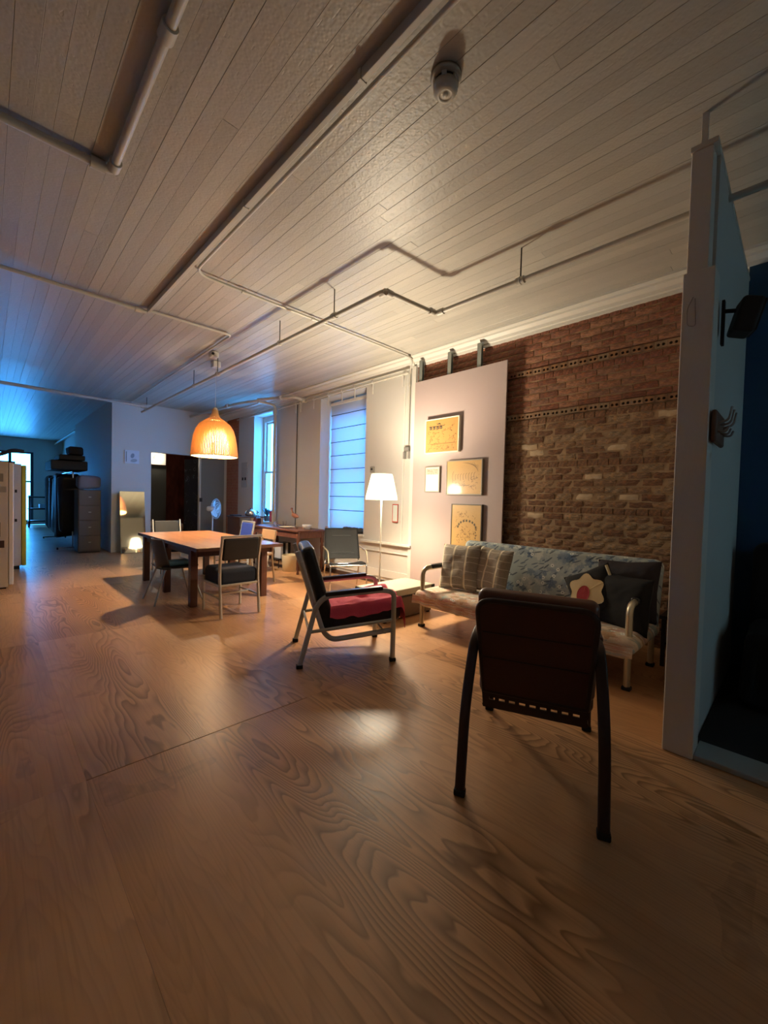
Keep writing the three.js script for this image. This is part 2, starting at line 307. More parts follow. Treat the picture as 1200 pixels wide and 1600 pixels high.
// ---------------------------------------------------------------- setting: partition, far walls, shell
{
  const w = structure('wall_partition', 'narrow off white partition wall ending in a boxed post');
  const paint = mat('#d6cec2', 0.6, { bumpMap: rep(bumpFine, 2, 2), bumpScale: 0.001 });
  part('post_upper', B(2.735, 2.85, 2.6, 3.27, -0.485, -0.39, 0.006), paint, w);
  part('post_casing', B(2.71, 2.87, 0, 2.62, -0.495, -0.355, 0.006), paint, w);
  part('wall_section', B(2.85, XW + 0.01, 0, 3.27, -0.48, -0.375), M.plaster, w);
  part('top_plate', B(2.73, XW + 0.01, 3.27, 3.3, -0.49, -0.37, 0.004), paint, w);
  part('corner_bracket', B(2.79, 2.81, 3.3, 3.5, -0.455, -0.425, 0.003), paint, w);
  const th = structure('trim_2', 'pale worn threshold strip of the side room');
  part('threshold', B(2.72, 2.92, 0, 0.03, -0.355, ZR, 0.006), mat('#9c9a94', 0.6), th);
  const sf = structure('floor_side_room', 'dark carpet of the unlit side room');
  part('carpet', B(2.92, XW + 0.02, 0.001, 0.02, -0.37, ZR), mat('#1b1a1a', 0.95), sf);
  const sw = structure('wall_rear', 'plain wall behind the camera');
  const rw = { x0: 3.0, x1: 4.3, y0: 0.8, y1: 2.5 };
  part('wall_section', B(XL - 0.3, rw.x0, 0, H + 0.02, ZR, ZR + 0.2), M.plaster, sw); part('wall_section', B(rw.x1, 5.05, 0, H + 0.02, ZR, ZR + 0.2), M.plaster, sw);
  part('wall_section', B(rw.x0, rw.x1, 0, rw.y0, ZR, ZR + 0.2), M.plaster, sw); part('wall_section', B(rw.x0, rw.x1, rw.y1, H + 0.02, ZR, ZR + 0.2), M.plaster, sw);
  const w4 = structure('window_4', 'window of the side room behind the camera');
  part('frame', merge([B(rw.x0, rw.x1, rw.y0, rw.y0 + 0.06, ZR + 0.05, ZR + 0.12), B(rw.x0, rw.x1, rw.y1 - 0.06, rw.y1, ZR + 0.05, ZR + 0.12), B(rw.x0, rw.x0 + 0.06, rw.y0, rw.y1, ZR + 0.05, ZR + 0.12), B(rw.x1 - 0.06, rw.x1, rw.y0, rw.y1, ZR + 0.05, ZR + 0.12)]), M.whitePaint, w4);
  part('pane', T(new THREE.PlaneGeometry(1.2, 1.6), 3.65, 1.65, ZR + 0.085), M.glass, w4);
  part('curtain', sheet((u, v) => V(mix(2.96, 4.4, u), mix(2.6, 0.7, v), ZR - 0.05 + 0.02 * Math.sin(u * 60)), 60, 4, 0.002), phys('#f4ba9c', 0.95, { transmission: 0.9, thickness: 0 }), w4, 'unseen salmon curtain added to tint the window light');  // added out of view to filter the blue daylight reaching the partition
  const lw = structure('wall_left', 'plain white wall along the left side of the loft');
  part('wall_section', B(XL - 0.25, XL, 0, H + 0.02, ZE, ZR + 0.2), M.plaster, lw);
}
const DOOR = { x0: 2.87, x1: 4.02, y1: 2.38 };
{
  const w = structure('wall_far', 'pale blue lit white wall with a doorway at the back of the loft');
  part('wall_section', B(2.06, DOOR.x0, 0, H + 0.02, -11.15, -11), M.plaster, w);
  part('wall_section', B(DOOR.x0, DOOR.x1, DOOR.y1, H + 0.02, -11.15, -11), M.plaster, w);
  part('wall_section', B(DOOR.x1, 5.05, 0, H + 0.02, -11.15, -11), M.plaster, w);
  const c = structure('wall_corridor', 'grey white side wall of the corridor to the far window');
  part('wall_section', B(2.06, 2.21, 0, H + 0.02, -16.3, -11.15), M.plaster, c);
  part('wall_section', B(2.36, 2.56, 0, H + 0.02, ZE, -16.3), M.plaster, c);
  part('wall_section', B(2.21, 2.56, 0, H + 0.02, -16.3, -16.2), M.plaster, c);
  part('pipe_run', tube([V(2.1, 3.36, -21.9), V(2.1, 3.36, -16.5)], 0.03, 0.05, 8), M.greyPaint, c);
  // far room behind the doorway
  const r = structure('wall_back_room', 'walls of the back room seen through the doorway');
  const red = mat('#a85a48', 0.85, { map: brickTex[1], bumpMap: brickTex[1], bumpScale: 0.006 });
  part('wall_section', B(2.2, 5.05, 0, H + 0.02, -14.3, -14.1), red, r);
  part('wall_section', B(4.85, 5.05, 0, H + 0.02, -14.1, -11.15), red, r);
  // end wall with the tall window
  const e = structure('wall_end', 'grey end wall of the corridor around the tall window');
  const ew = { x0: 0.0, x1: 1.42, y0: 0.12, y1: 2.95 };
  part('wall_section', B(ew.x1, 2.6, 0, H + 0.02, ZE - 0.25, ZE), M.plaster, e); part('wall_section', B(XL - 0.3, ew.x0, 0, H + 0.02, ZE - 0.25, ZE), M.plaster, e);
  part('wall_section', B(ew.x0, ew.x1, ew.y1, H + 0.02, ZE - 0.25, ZE), M.plaster, e); part('wall_section', B(ew.x0, ew.x1, 0, ew.y0, ZE - 0.25, ZE), M.plaster, e);
  const o = structure('window_3', 'tall bright window at the end of the corridor');
  const fr = mat('#3a4650', 0.5);
  part('frame', merge([B(ew.x0, ew.x1, ew.y1 - 0.07, ew.y1, ZE - 0.16, ZE - 0.02), B(ew.x0, ew.x1, ew.y0, ew.y0 + 0.07, ZE - 0.16, ZE - 0.02), ...[ew.x0, 0.665, ew.x1 - 0.09].map((x) => B(x, x + 0.09, ew.y0, ew.y1, ZE - 0.16, ZE - 0.02)), B(ew.x0, ew.x1, 1.72, 1.79, ZE - 0.13, ZE - 0.05)]), fr, o);
  [[0.09, 0.665], [0.755, 1.33]].forEach(([a, b]) => [[0.19, 1.72], [1.79, 2.88]].forEach(([c2, d]) => part('pane', T(new THREE.PlaneGeometry(b - a, d - c2), (a + b) / 2, (c2 + d) / 2, ZE - 0.09), M.glass, o)));
}
{
  const d = structure('door_1', 'grey sliding door leaf pushed aside beside the doorway');
  part('door_leaf', B(DOOR.x1, 4.63, 0.01, 2.42, -10.985, -10.945, 0.003), mat('#7f8282', 0.55), d);
  part('door_edge', B(DOOR.x1 - 0.04, DOOR.x1, 0.01, 2.42, -10.99, -10.94, 0.003), M.whitePaint, d, 'white door edge');
  part('latch', B(DOOR.x1 - 0.035, DOOR.x1 + 0.03, 1.2, 1.3, -10.94, -10.91, 0.005), M.darkMetal, d, 'dark metal latch');
  const chalk = canvasTexture(512, 1024, (c, w, h) => {
    c.fillStyle = '#23242c'; c.fillRect(0, 0, w, h); let s = 7; const q = () => { s = (s * 16807) % 2147483647; return s / 2147483647; };
    for (let i = 0; i < 150; i++) { c.strokeStyle = `rgba(${150 + q() * 60 | 0},${155 + q() * 50 | 0},${170 + q() * 50 | 0},${0.15 + q() * 0.4})`; c.lineWidth = 2 + q() * 5; const x = q() * w, y = q() * h, r = 8 + q() * 50; c.beginPath(); q() < 0.5 ? c.arc(x, y, r * 0.6, q() * 3, q() * 6) : (c.moveTo(x, y), c.quadraticCurveTo(x + (q() - 0.5) * r * 2, y + (q() - 0.5) * r * 2, x + (q() - 0.5) * r * 3, y + (q() - 0.5) * r * 3)); c.stroke(); }
  });
  const d2 = structure('door_2', 'dark door covered in pale chalk scribbles inside the doorway');
  part('door_leaf', T(rbox(0.8, 2.33, 0.045, 0.004), 4.12, 1.17, -11.5, 0, -1.05), mat('#ffffff', 0.7, { map: chalk }), d2);
}

// ---------------------------------------------------------------- lamps
function lampLight(x, y, z, cd, radius) { const l = new THREE.PointLight(LAMP_COLOR, cd); l.position.set(x, y, z); l.castShadow = true; l.shadow.radius = radius / 0.02; l.name = 'lamp_light'; scene.add(l); return l; }
{
  const t = thing('pendant_lamp', 'large bell shaped woven rattan pendant lamp glowing above the dining table', 'lamp', [2.63, 0, -6.6]);
  const rim = 1.99, prof = (v) => { // v 0 at the rim, 1 at the neck
    const pts = [[0.345, 0], [0.34, 0.07], [0.325, 0.2], [0.305, 0.32], [0.275, 0.42], [0.225, 0.5], [0.15, 0.56], [0.08, 0.605], [0.045, 0.66], [0.034, 0.74]];
    const f = v * (pts.length - 1), i = Math.min(pts.length - 2, Math.floor(f)), k = f - i; return [mix(pts[i][0], pts[i + 1][0], k), mix(pts[i][1], pts[i + 1][1], k)];
  };
  const rattan = phys('#d9b47e', 0.75, { transmission: 0.2, thickness: 0 });
  const canes = [], n = 84;
  for (let k = 0; k < n; k++) {
    const a = k / n * Math.PI * 2, top = k % 4 === 0 ? 1 : k % 2 === 0 ? 0.78 : 0.62, path = [];
    for (let j = 0; j <= 14; j++) { const [r, y] = prof(j / 14 * top); path.push(V(r * Math.cos(a), rim + y, r * Math.sin(a))); }
    canes.push(sweep(path, ring(0.011, 5)));
  }
  part('cane_shade', merge(canes), rattan, t, 'upright rattan canes').userData.kind = 'stuff';
  const weave = [];
  for (let k = 0; k < 46; k++) { const v = k / 45 * 0.97, [r, y] = prof(v), path = []; for (let j = 0; j <= 60; j++) { const a = j / 60 * Math.PI * 2 + k, q = r + (j % 2 === k % 2 ? 0.006 : -0.006); path.push(V(q * Math.cos(a), rim + y, q * Math.sin(a))); } weave.push(sweep(path, ring(0.0022, 4))); }
  part('weaving', merge(weave), rattan, t, 'thin horizontal weaving strands').userData.kind = 'stuff';
  part('rim', T(new THREE.TorusGeometry(0.346, 0.009, 8, 64), 0, rim, 0, Math.PI / 2), rattan, t);
  part('neck_cap', cyl(0.036, 0.03, 0.05, 20, 0, rim + 0.72, 0), mat('#d8c9a8', 0.6), t);
  part('lamp_holder', cyl(0.022, 0.02, 0.3, 16, 0, rim + 0.33, 0), M.whitePaint, t);
  part('cord', tube([V(0, rim + 0.76, 0), V(0.005, 3.2, 0), V(0.0, 3.4, 0)], 0.004, 0.1, 8), M.whitePaint, t);
  part('ceiling_box', T(rbox(0.12, 0.1, 0.12, 0.015, 2), 0, 3.445, 0), M.whitePaint, t);
  part('bulb', T(new THREE.SphereGeometry(0.058, 24, 16), 0, rim + 0.28, 0), mat('#fff3dc', 0.4, { emissive: new THREE.Color(1, 0.86, 0.62), emissiveIntensity: 14 }), t);
  lampLight(2.63, rim + 0.28, -6.6, PENDANT_CD, 0.05);
}
{
  const t = thing('floor_lamp', 'slender white floor lamp with glowing pleated cone shade by the window pier', 'lamp', [3.67, 0, -3.8]);
  part('base', lathe([[0, 0], [0.14, 0], [0.14, 0.012], [0.12, 0.024], [0.02, 0.03], [0, 0.03]], 40), M.whitePaint, t);
  part('pole', cyl(0.01, 0.01, 1.48, 14, 0, 0.03, 0), M.whitePaint, t);
  const s = new THREE.LatheGeometry([[0.206, 1.362], [0.205, 1.39], [0.174, 1.53], [0.142, 1.67], [0.133, 1.694]].map(([r, y]) => new THREE.Vector2(r, y)), 60), p = s.attributes.position;
  for (let i = 0; i < p.count; i++) { const a = Math.round(Math.atan2(p.getZ(i), p.getX(i)) / (2 * Math.PI) * 60), k = 1 + (a % 2 ? 0.006 : -0.006); p.setX(i, p.getX(i) * k); p.setZ(i, p.getZ(i) * k); } s.computeVertexNormals();
  part('lamp_shade', s, mat('#fff6e2', 0.9, { emissive: new THREE.Color(1, 0.83, 0.55), emissiveIntensity: 1.6, side: THREE.DoubleSide }), t, 'glowing cream shade');
  part('shade_fitter', merge([0, 1, 2].map((k) => tube([V(0, 1.52, 0), V(0.203 * Math.cos(k * 2.094), 1.37, 0.203 * Math.sin(k * 2.094))], 0.003, 0.02, 6))), M.steel, t);
  part('bulb', T(new THREE.SphereGeometry(0.035, 18, 12), 0, 1.54, 0), mat('#fff3dc', 0.4, { emissive: new THREE.Color(1, 0.86, 0.6), emissiveIntensity: 6 }), t);
  part('cord', tube([V(0.1, 0.012, 0), V(0.2, 0.006, -0.05), V(0.28, 0.006, -0.2)], 0.004, 0.1, 6), M.whitePaint, t);
  lampLight(3.67, 1.54, -3.8, FLOOR_LAMP_CD * 0.3, 0.1);            // what the shade lets through
  for (const up of [1, -1]) { const l = new THREE.SpotLight(LAMP_COLOR, FLOOR_LAMP_CD * (up > 0 ? 1.05 : 0.75), 0, rad(up > 0 ? 74 : 68), 0.7); l.position.set(3.67, 1.54, -3.8); l.target.position.set(3.67, 1.54 + up, -3.8); scene.add(l, l.target); l.castShadow = true; l.shadow.radius = 5; l.name = 'lamp_light'; }   // out of the shade's open top and foot
}
{
  const t = thing('wall_sconce', 'small lit bulb on the pale panel inside the back room', 'lamp', [3.52, 2.42, -13.0]);
  part('back_plate', T(cyl(0.05, 0.05, 0.03, 20), 0, 0, 0, Math.PI / 2), M.whitePaint, t);
  part('bulb', T(new THREE.SphereGeometry(0.05, 18, 12), 0, 0, 0.08), mat('#fff', 0.5, { emissive: new THREE.Color(1, 0.9, 0.7), emissiveIntensity: 4 }), t);
  lampLight(3.52, 2.42, -12.92, SCONCE_CD, 0.05);
}

// ---------------------------------------------------------------- pipes, smoke detector, things on the ceiling
function pipe(name, label, pts, r, fittings = [], hangers = [], m = M.pipePaint, br = 0.06) {
  const t = thing(name, label, 'pipe'); part('pipe_run', tube(pts, r, br, 12), m, t);
  for (const [x, y, z, ax] of fittings) { const g = new THREE.CylinderGeometry(r * 1.45, r * 1.45, r * 3.2, 14); T(g, 0, 0, 0, ax === 'z' ? Math.PI / 2 : 0, 0, ax === 'x' ? Math.PI / 2 : 0).translate(x, y, z); part('fitting', g, m, t); }
  for (const [x, y, z] of hangers) { const h = part('hanger', tube([V(x, H, z), V(x, y + r * 1.3, z)], 0.006, 0.02, 6), M.darkMetal, t); part('clamp', T(new THREE.TorusGeometry(r * 1.35, 0.006, 6, 16), x, y, z), m, h); }
  return t;
}
const py = 3.23;
pipe('sprinkler_pipe', 'long white sprinkler pipe hung below the ceiling with a sideways jog', [V(2.56, py, -10.6), V(2.56, py, -2.68), V(3.22, py, -2.62), V(3.22, py, 2.55)], 0.021,
  [[2.56, py, -10.25, 'z'], [2.56, py, -6.35, 'z'], [2.56, py, -3.42, 'z'], [2.58, py, -2.72, 'z'], [2.62, py, -2.68, 'x'], [3.16, py, -2.62, 'x'], [3.22, py, -2.56, 'z'], [3.22, py, -1.72, 'z']], [[2.56, py, -3.42], [2.56, py, -4.5], [2.56, py, -6.35], [2.56, py, -7.35], [2.56, py, -10.2], [3.22, py, -1.72]]);
pipe('sprinkler_cross_pipe', 'white cross pipe meeting the sprinkler pipe before the pale far wall', [V(2.56, 3.29, -10.2), V(-1.5, 3.29, -10.0)], 0.032, [[2.5, 3.29, -10.2, 'x']], []);
{ const t = thing('ceiling_raceway', 'white boxed raceway running along the middle of the board ceiling', 'raceway'); part('casing', B(1.338, 1.37, 3.446, 3.5, -5.36, 2.55, 0.004), M.pipePaint, t); for (const z of [-5.3, -2.9, -1.62, 0.3]) part('strap', B(1.332, 1.376, 3.442, 3.499, z - 0.012, z + 0.012, 0.002), M.pipePaint, t); }
pipe('thin_conduit', 'thin white conduit alongside the thick ceiling conduit turning to the window wall', [V(1.41, 3.455, 2.5), V(1.41, 3.455, -4.08), V(4.5, 3.455, -4.08), V(4.565, 3.3, -4.18), V(4.565, 2.2, -4.18)], 0.013, [[1.9, 3.455, -4.08, 'x'], [2.75, 3.455, -4.08, 'x'], [4.565, 3.1, -4.18, 'y']], [], M.pipePaint, 0.16);
pipe('thin_conduit', 'thin white conduit bending at a right angle over the dining table', [V(1.36, 3.465, -5.33), V(2.31, 3.465, -5.3), V(2.4, 3.465, -10.9)], 0.014, [], [], M.pipePaint, 0.08);
pipe('thin_conduit', 'thin dull conduit crossing the ceiling from the left to the thick conduit', [V(1.33, 3.45, -5.35), V(-2.2, 3.45, -5.28)], 0.02, [[1.25, 3.45, -5.35, 'x']], []);
pipe('ceiling_elbow_pipe', 'white ceiling pipe turning a square corner near the smoke detector side', [V(0.598, 3.463, 2.55), V(0.598, 3.463, -3.24), V(-2.6, 3.463, -3.24)], 0.025, [[0.598, 3.463, -3.17, 'z'], [0.52, 3.463, -3.24, 'x'], [0.598, 3.463, -2.1, 'z']], [], M.pipePaint, 0.04);
pipe('riser_pipe', 'white riser pipe standing before the window pier and bending along the ceiling', [V(4.45, 0.02, -7.96), V(4.45, 3.33, -7.96), V(4.05, 3.36, -8.0), V(3.9, 3.36, -8.6), V(3.75, 3.36, -10.95)], 0.032, [[4.45, 3.2, -7.96, 'y'], [4.12, 3.357, -7.99, 'x'], [3.86, 3.36, -9.0, 'z']], [], M.pipePaint, 0.09);
pipe('ceiling_branch_pipe', 'short white branch pipe above the window pier', [V(4.57, 3.28, -6.95), V(4.3, 3.32, -6.95), V(4.02, 3.36, -7.9)], 0.03, [[4.5, 3.29, -6.95, 'x'], [4.18, 3.33, -7.3, 'z']], [], M.pipePaint, 0.1);
pipe('curtain_rail', 'white curtain rail with clips high along the window wall', [V(4.52, 3.27, -4.16), V(4.52, 3.27, -9.95)], 0.016, [[4.52, 3.27, -4.2, 'z']], []).userData.category = 'rail';
{
  const t = scene.getObjectByName('curtain_rail');
  for (const z of [-4.28, -4.95, -5.4, -5.75, -6.15, -6.62, -7.08, -7.25]) part('rail_clip', merge([T(new THREE.TorusGeometry(0.022, 0.005, 6, 14), 4.52, 3.265, z), B(4.515, 4.525, 3.08, 3.25, z - 0.01, z + 0.01, 0.002)]), M.whitePaint, t);
  const d = thing('smoke_detector', 'round white smoke detector on the board ceiling', 'detector', [1.665, H, -1.335]);
  part('base', lathe([[0, 0], [0.075, 0], [0.078, -0.012], [0.074, -0.03], [0, -0.03]], 40), mat('#aaa69c', 0.5), d);
  part('sensor_cage', lathe([[0, -0.03], [0.056, -0.03], [0.056, -0.048], [0, -0.048]], 24), M.rubber, d, 'dark sensor slots');
  for (let k = 0; k < 6; k++) part('cage_bar', T(B(-0.012, 0.012, -0.05, -0.03, 0.052, 0.064), 0, 0, 0, 0, k * 1.047), M.detector, d);
  part('cover', lathe([[0, -0.098], [0.012, -0.098], [0.013, -0.092], [0.032, -0.092], [0.034, -0.097], [0.05, -0.09], [0.06, -0.075], [0.063, -0.048], [0, -0.048]], 40), mat('#b9b4a8', 0.45), d);
  const b = thing('sensor_box', 'small white box on the ceiling above the sprinkler pipe', 'sensor', [2.44, H, -6.2]);
  part('housing', T(rbox(0.11, 0.09, 0.13, 0.02, 2), 0, -0.045, 0), M.whitePaint, b); part('lens', T(new THREE.SphereGeometry(0.02, 12, 8), -0.04, -0.05, 0.07), M.rubber, b);
}

// ---------------------------------------------------------------- blind and wall things
{
  const t = thing('roman_blind', 'pale roman blind with dark rods glowing blue in the nearer window', 'blind');
  const cloth = phys('#cfd8df', 0.95, { transmission: 0.42, thickness: 0 }), x = 4.84, z0 = W2.z0 + 0.03, z1 = W2.z1 - 0.01;
  const ys = [3.16, 2.97, 2.71, 2.45, 2.19, 1.93, 1.67, 1.41, 1.15, 0.82];
  part('headrail', B(x - 0.03, x + 0.03, 3.16, 3.21, z0, z1, 0.004), M.whitePaint, t);
  for (let i = 0; i < ys.length - 1; i++) {
    const h = ys[i] - ys[i + 1];
    part('blind_panel', sheet((u, v) => V(x + 0.012 * Math.sin(v * Math.PI) * (i ? 1 : 0.2) + 0.006 * (fbm(u * 5, v * 3 + i * 9, i, 2) - 0.5), ys[i] - v * h, mix(z0, z1, u)), 10, 6, 0.0015), cloth, t);
    if (i) part('rod', T(new THREE.CylinderGeometry(0.006, 0.006, z1 - z0, 8), x - 0.006, ys[i], (z0 + z1) / 2, Math.PI / 2), mat('#1d2a3a', 0.6), t);
  }
  part('pull_cord', tube([V(x - 0.02, 2.2, z1 - 0.08), V(x - 0.02, 1.0, z1 - 0.2)], 0.003, 0.02, 6), mat('#2b3d52', 0.6), t);
}
const frameOf = (name, label, cat, pos, w, h, d, fr, picture, group) => {     // hangs on a plane facing -x
  const t = thing(name, label, cat, pos, -Math.PI / 2, group);
  const f = 0.014;
  part('frame', merge([B(-w / 2, w / 2, h / 2 - f, h / 2, 0, d, 0.002), B(-w / 2, w / 2, -h / 2, -h / 2 + f, 0, d, 0.002), B(-w / 2, -w / 2 + f, -h / 2 + f, h / 2 - f, 0, d, 0.002), B(w / 2 - f, w / 2, -h / 2 + f, h / 2 - f, 0, d, 0.002)]), fr, t);
  part('picture', T(rbox(w - 2 * f, h - 2 * f, 0.006, 0.001), 0, 0, d - 0.008), picture, t);
  return t;
};
{
  const draw = (sd, kind) => canvasTexture(384, 384, (c, w, h) => {
    let s = sd; const q = () => { s = (s * 16807) % 2147483647; return s / 2147483647; };
    c.fillStyle = ['#b08248', '#c39a5c', '#b8955c', '#d8d3c0'][kind]; c.fillRect(0, 0, w, h);
    for (let i = 0; i < 900; i++) { c.fillStyle = `rgba(${q() < 0.5 ? '90,55,20' : '230,190,120'},0.08)`; c.fillRect(q() * w, q() * h, 3 + q() * 14, 1 + q() * 3); }
    c.strokeStyle = 'rgba(70,45,20,0.75)'; c.lineCap = 'round';
    const scrib = (x0, y0, x1, y1, n, lw) => { c.lineWidth = lw; for (let i = 0; i < n; i++) { const x = mix(x0, x1, q()), y = mix(y0, y1, q()); c.beginPath(); c.moveTo(x, y); c.bezierCurveTo(x + (q() - 0.5) * 50, y + (q() - 0.5) * 50, x + (q() - 0.5) * 60, y + (q() - 0.5) * 60, x + (q() - 0.5) * 60, y + (q() - 0.5) * 50); c.stroke(); } };
    if (kind === 0) { scrib(30, 60, 360, 290, 60, 3); c.strokeRect(60, 285, 290, 4); scrib(30, 300, 360, 370, 20, 3); c.fillStyle = '#3a3026'; for (let i = 0; i < 4; i++) { c.fillRect(45 + i * 42, 80, 26, 34); c.fillStyle = '#8a7a5c'; c.fillRect(52 + i * 42, 92, 8, 16); c.fillStyle = '#3a3026'; } c.fillRect(40, 74, 185, 7); c.beginPath(); c.moveTo(130, 55); c.lineTo(165, 40); c.lineTo(185, 62); c.fill(); }
    if (kind === 1) { for (let i = 0; i < 9; i++) { const x = 70 + i * 30; c.lineWidth = 4; c.beginPath(); c.moveTo(x, 230 - (i % 3) * 10); c.quadraticCurveTo(x - 12, 150, x + 8, 120 + (i * 37) % 40); c.stroke(); } c.lineWidth = 5; c.beginPath(); c.moveTo(60, 290); c.bezierCurveTo(160, 270, 220, 300, 260, 280); c.stroke(); scrib(270, 190, 350, 330, 16, 3); scrib(40, 240, 200, 300, 14, 2); c.lineWidth = 2; for (let i = 0; i < 7; i++) { c.beginPath(); c.moveTo(180 + i * 20, 20); c.lineTo(350, 60 + i * 12); c.stroke(); } }
    if (kind === 2) { c.fillStyle = '#4a4434'; for (let i = 0; i < 9; i++) { const a = Math.PI * (1.05 + i / 9); c.save(); c.translate(205 + Math.cos(a) * 120, 215 + Math.sin(a) * 70); c.rotate(a + 1.57); c.fillRect(-12, -10, 22, 20); c.restore(); } scrib(60, 60, 320, 150, 16, 3); scrib(60, 200, 340, 370, 45, 3); c.fillStyle = '#5a4a34'; for (let i = 0; i < 6; i++) c.fillRect(315 + (i % 2) * 8, 190 + i * 26, 12, 16); }
    if (kind === 3) { c.fillStyle = '#e9e6d8'; c.fillRect(30, 120, 320, 250); c.fillStyle = '#a9aa98'; c.fillRect(20, 20, 345, 90); scrib(40, 30, 340, 100, 22, 3); c.strokeStyle = 'rgba(120,120,100,0.8)'; c.lineWidth = 3; c.beginPath(); c.moveTo(196, 130); c.lineTo(192, 350); c.stroke(); }
  });
  const ink = [0, 1, 2, 3].map((k) => phys('#ffffff', 0.5, { map: draw(31 + k * 977, k), clearcoat: 0.6, clearcoatRoughness: 0.08 }));
  const xp = 4.499, grey = mat('#8b8477', 0.45), white = mat('#d9d2c0', 0.5), dark = mat('#5b5348', 0.5);
  frameOf('framed_drawing', 'ochre ink drawing in a cream frame, topmost on the pink panel', 'picture', [xp, 2.262, -3.465], 0.575, 0.475, 0.05, white, ink[0]);
  frameOf('framed_drawing', 'wide tan figure drawing in a thin grey frame on the pink panel', 'picture', [xp, 1.681, -3.088], 0.56, 0.46, 0.045, grey, ink[1]);
  frameOf('framed_drawing', 'upright tan drawing with dark arched marks right above the ribbed cushions', 'picture', [xp, 1.054, -3.032], 0.47, 0.56, 0.045, dark, ink[2]);
  frameOf('framed_drawing', 'small pale glazed picture beside the wide tan drawing', 'picture', [xp, 1.666, -3.623], 0.265, 0.36, 0.03, grey, ink[3]);
  const p = thing('drywall_sheet', 'tall pinkish white drywall panel leaning in front of the brick wall', 'drywall');
  part('board', B(4.5, 4.52, 0.02, 3.087, -4.01, -2.537, 0.002), mat('#a89794', 0.7, { bumpMap: rep(bumpFine, 1, 1), bumpScale: 0.0006 }), p);
  for (const z of [-3.93, -3.42, -2.95]) part('metal_stud', merge([B(4.52, 4.565, 0, 3.4, z - 0.03, z - 0.027), B(4.52, 4.523, 0, 3.4, z - 0.03, z + 0.03), B(4.562, 4.565, 0, 3.4, z - 0.03, z + 0.03)]), mat('#8f948f', 0.45, { metalness: 0.6 }), p, 'galvanised metal stud');
}
{
  const s = thing('wall_plate', 'pale switch plate with two dark sockets on the pier by the far window', 'switch', [XW, 1.9, -9.66], -Math.PI / 2);
  part('plate', T(rbox(0.3, 0.62, 0.02, 0.006), 0, 0, 0.01), mat('#a8a7a4', 0.5), s); for (const x of [-0.06, 0.08]) part('socket', T(rbox(0.07, 0.07, 0.012, 0.004), x, -0.1, 0.022), M.rubber, s);
  const c = thing('conduit_box', 'small metal electrical boxes on the conduit beside the pink panel', 'switch', [XW, 2.05, -4.2], -Math.PI / 2);
  part('box', T(rbox(0.1, 0.06, 0.05, 0.006), 0, 0.09, 0.03), M.steel, c); for (const x of [-0.05, 0.05]) part('drop_box', T(rbox(0.045, 0.11, 0.045, 0.006), x, 0, 0.028), M.steel, c);
  const th = thing('wall_thermostat', 'little grey thermostat box on the wall above the floor lamp shade', 'thermostat', [XW, 1.86, -4.98], -Math.PI / 2);
  part('body', T(rbox(0.09, 0.1, 0.03, 0.006), 0, 0, 0.015), mat('#8d8a84', 0.5), th); part('dial', T(cyl(0.018, 0.018, 0.012, 16), 0, 0.005, 0.03, Math.PI / 2), M.darkMetal, th);
  const tg = thing('hanging_card', 'small pale card with a red border hanging on the wall below the lamp shade', 'card', [4.575, 1.16, -4.42], -Math.PI / 2);
  part('card', T(rbox(0.1, 0.27, 0.004, 0.001), 0, 0, 0), mat('#c7d0cb', 0.5), tg); part('border', merge([B(-0.058, 0.058, 0.127, 0.143, -0.004, 0.006), B(-0.058, 0.058, -0.143, -0.127, -0.004, 0.006), B(-0.058, -0.05, -0.127, 0.127, -0.004, 0.006), B(0.05, 0.058, -0.127, 0.127, -0.004, 0.006)]), mat('#b0453c', 0.5), tg, 'red border');
  const f = thing('wall_print', 'small pale figure print high on the far wall above the leaning mirror', 'picture', [2.46, 2.22, -11]);
  part('board', T(rbox(0.3, 0.31, 0.02, 0.003), 0, 0, 0.012), mat('#ffffff', 0.6, { map: canvasTexture(128, 128, (c2, w, h) => { c2.fillStyle = '#c9d3de'; c2.fillRect(0, 0, w, h); c2.fillStyle = '#5a6675'; c2.fillRect(10, 14, 8, 100); c2.fillStyle = '#7d8897'; c2.beginPath(); c2.ellipse(68, 52, 16, 24, 0.3, 0, 7); c2.fill(); c2.fillStyle = '#98a3b0'; c2.beginPath(); c2.ellipse(80, 98, 30, 16, -0.2, 0, 7); c2.fill(); }) }), f);
  const m = thing('leaning_mirror', 'tall frameless mirror leaning on the far wall reflecting the lamp', 'mirror', [2.44, 0, -10.76]);
  const g = new THREE.Group();
  part('glass', T(rbox(0.5, 1.42, 0.012, 0.002), 0, 0.71, 0, -0.145, -0.03), mat('#d8d6c4', 0.04, { metalness: 1 }), m);
  part('backing', T(rbox(0.506, 1.426, 0.012, 0.002), 0, 0.71, -0.014, -0.145, -0.03), mat('#c9c0a0', 0.6), m);
  // partition: speaker and hooks
  const sp = thing('wall_speaker', 'small black loudspeaker tilted on a bracket high on the partition', 'speaker', [2.99, 2.42, -0.355]);
  part('bracket', merge([B(-0.02, 0.02, -0.14, 0.11, 0, 0.014, 0.003), tube([V(0, 0.05, 0.01), V(0.03, 0.05, 0.06)], 0.012, 0.02, 8)]), M.black, sp);
  const cab = part('cabinet', T(rbox(0.14, 0.19, 0.1, 0.02, 2), 0.03, 0.0, 0.1, 0.25, 0.35), M.black, sp);
  part('grille', T(rbox(0.12, 0.17, 0.012, 0.005), 0.047, -0.012, 0.147, 0.25, 0.35), mat('#1c1b19', 0.9, { bumpMap: bumpFine, bumpScale: 0.002 }), cab);
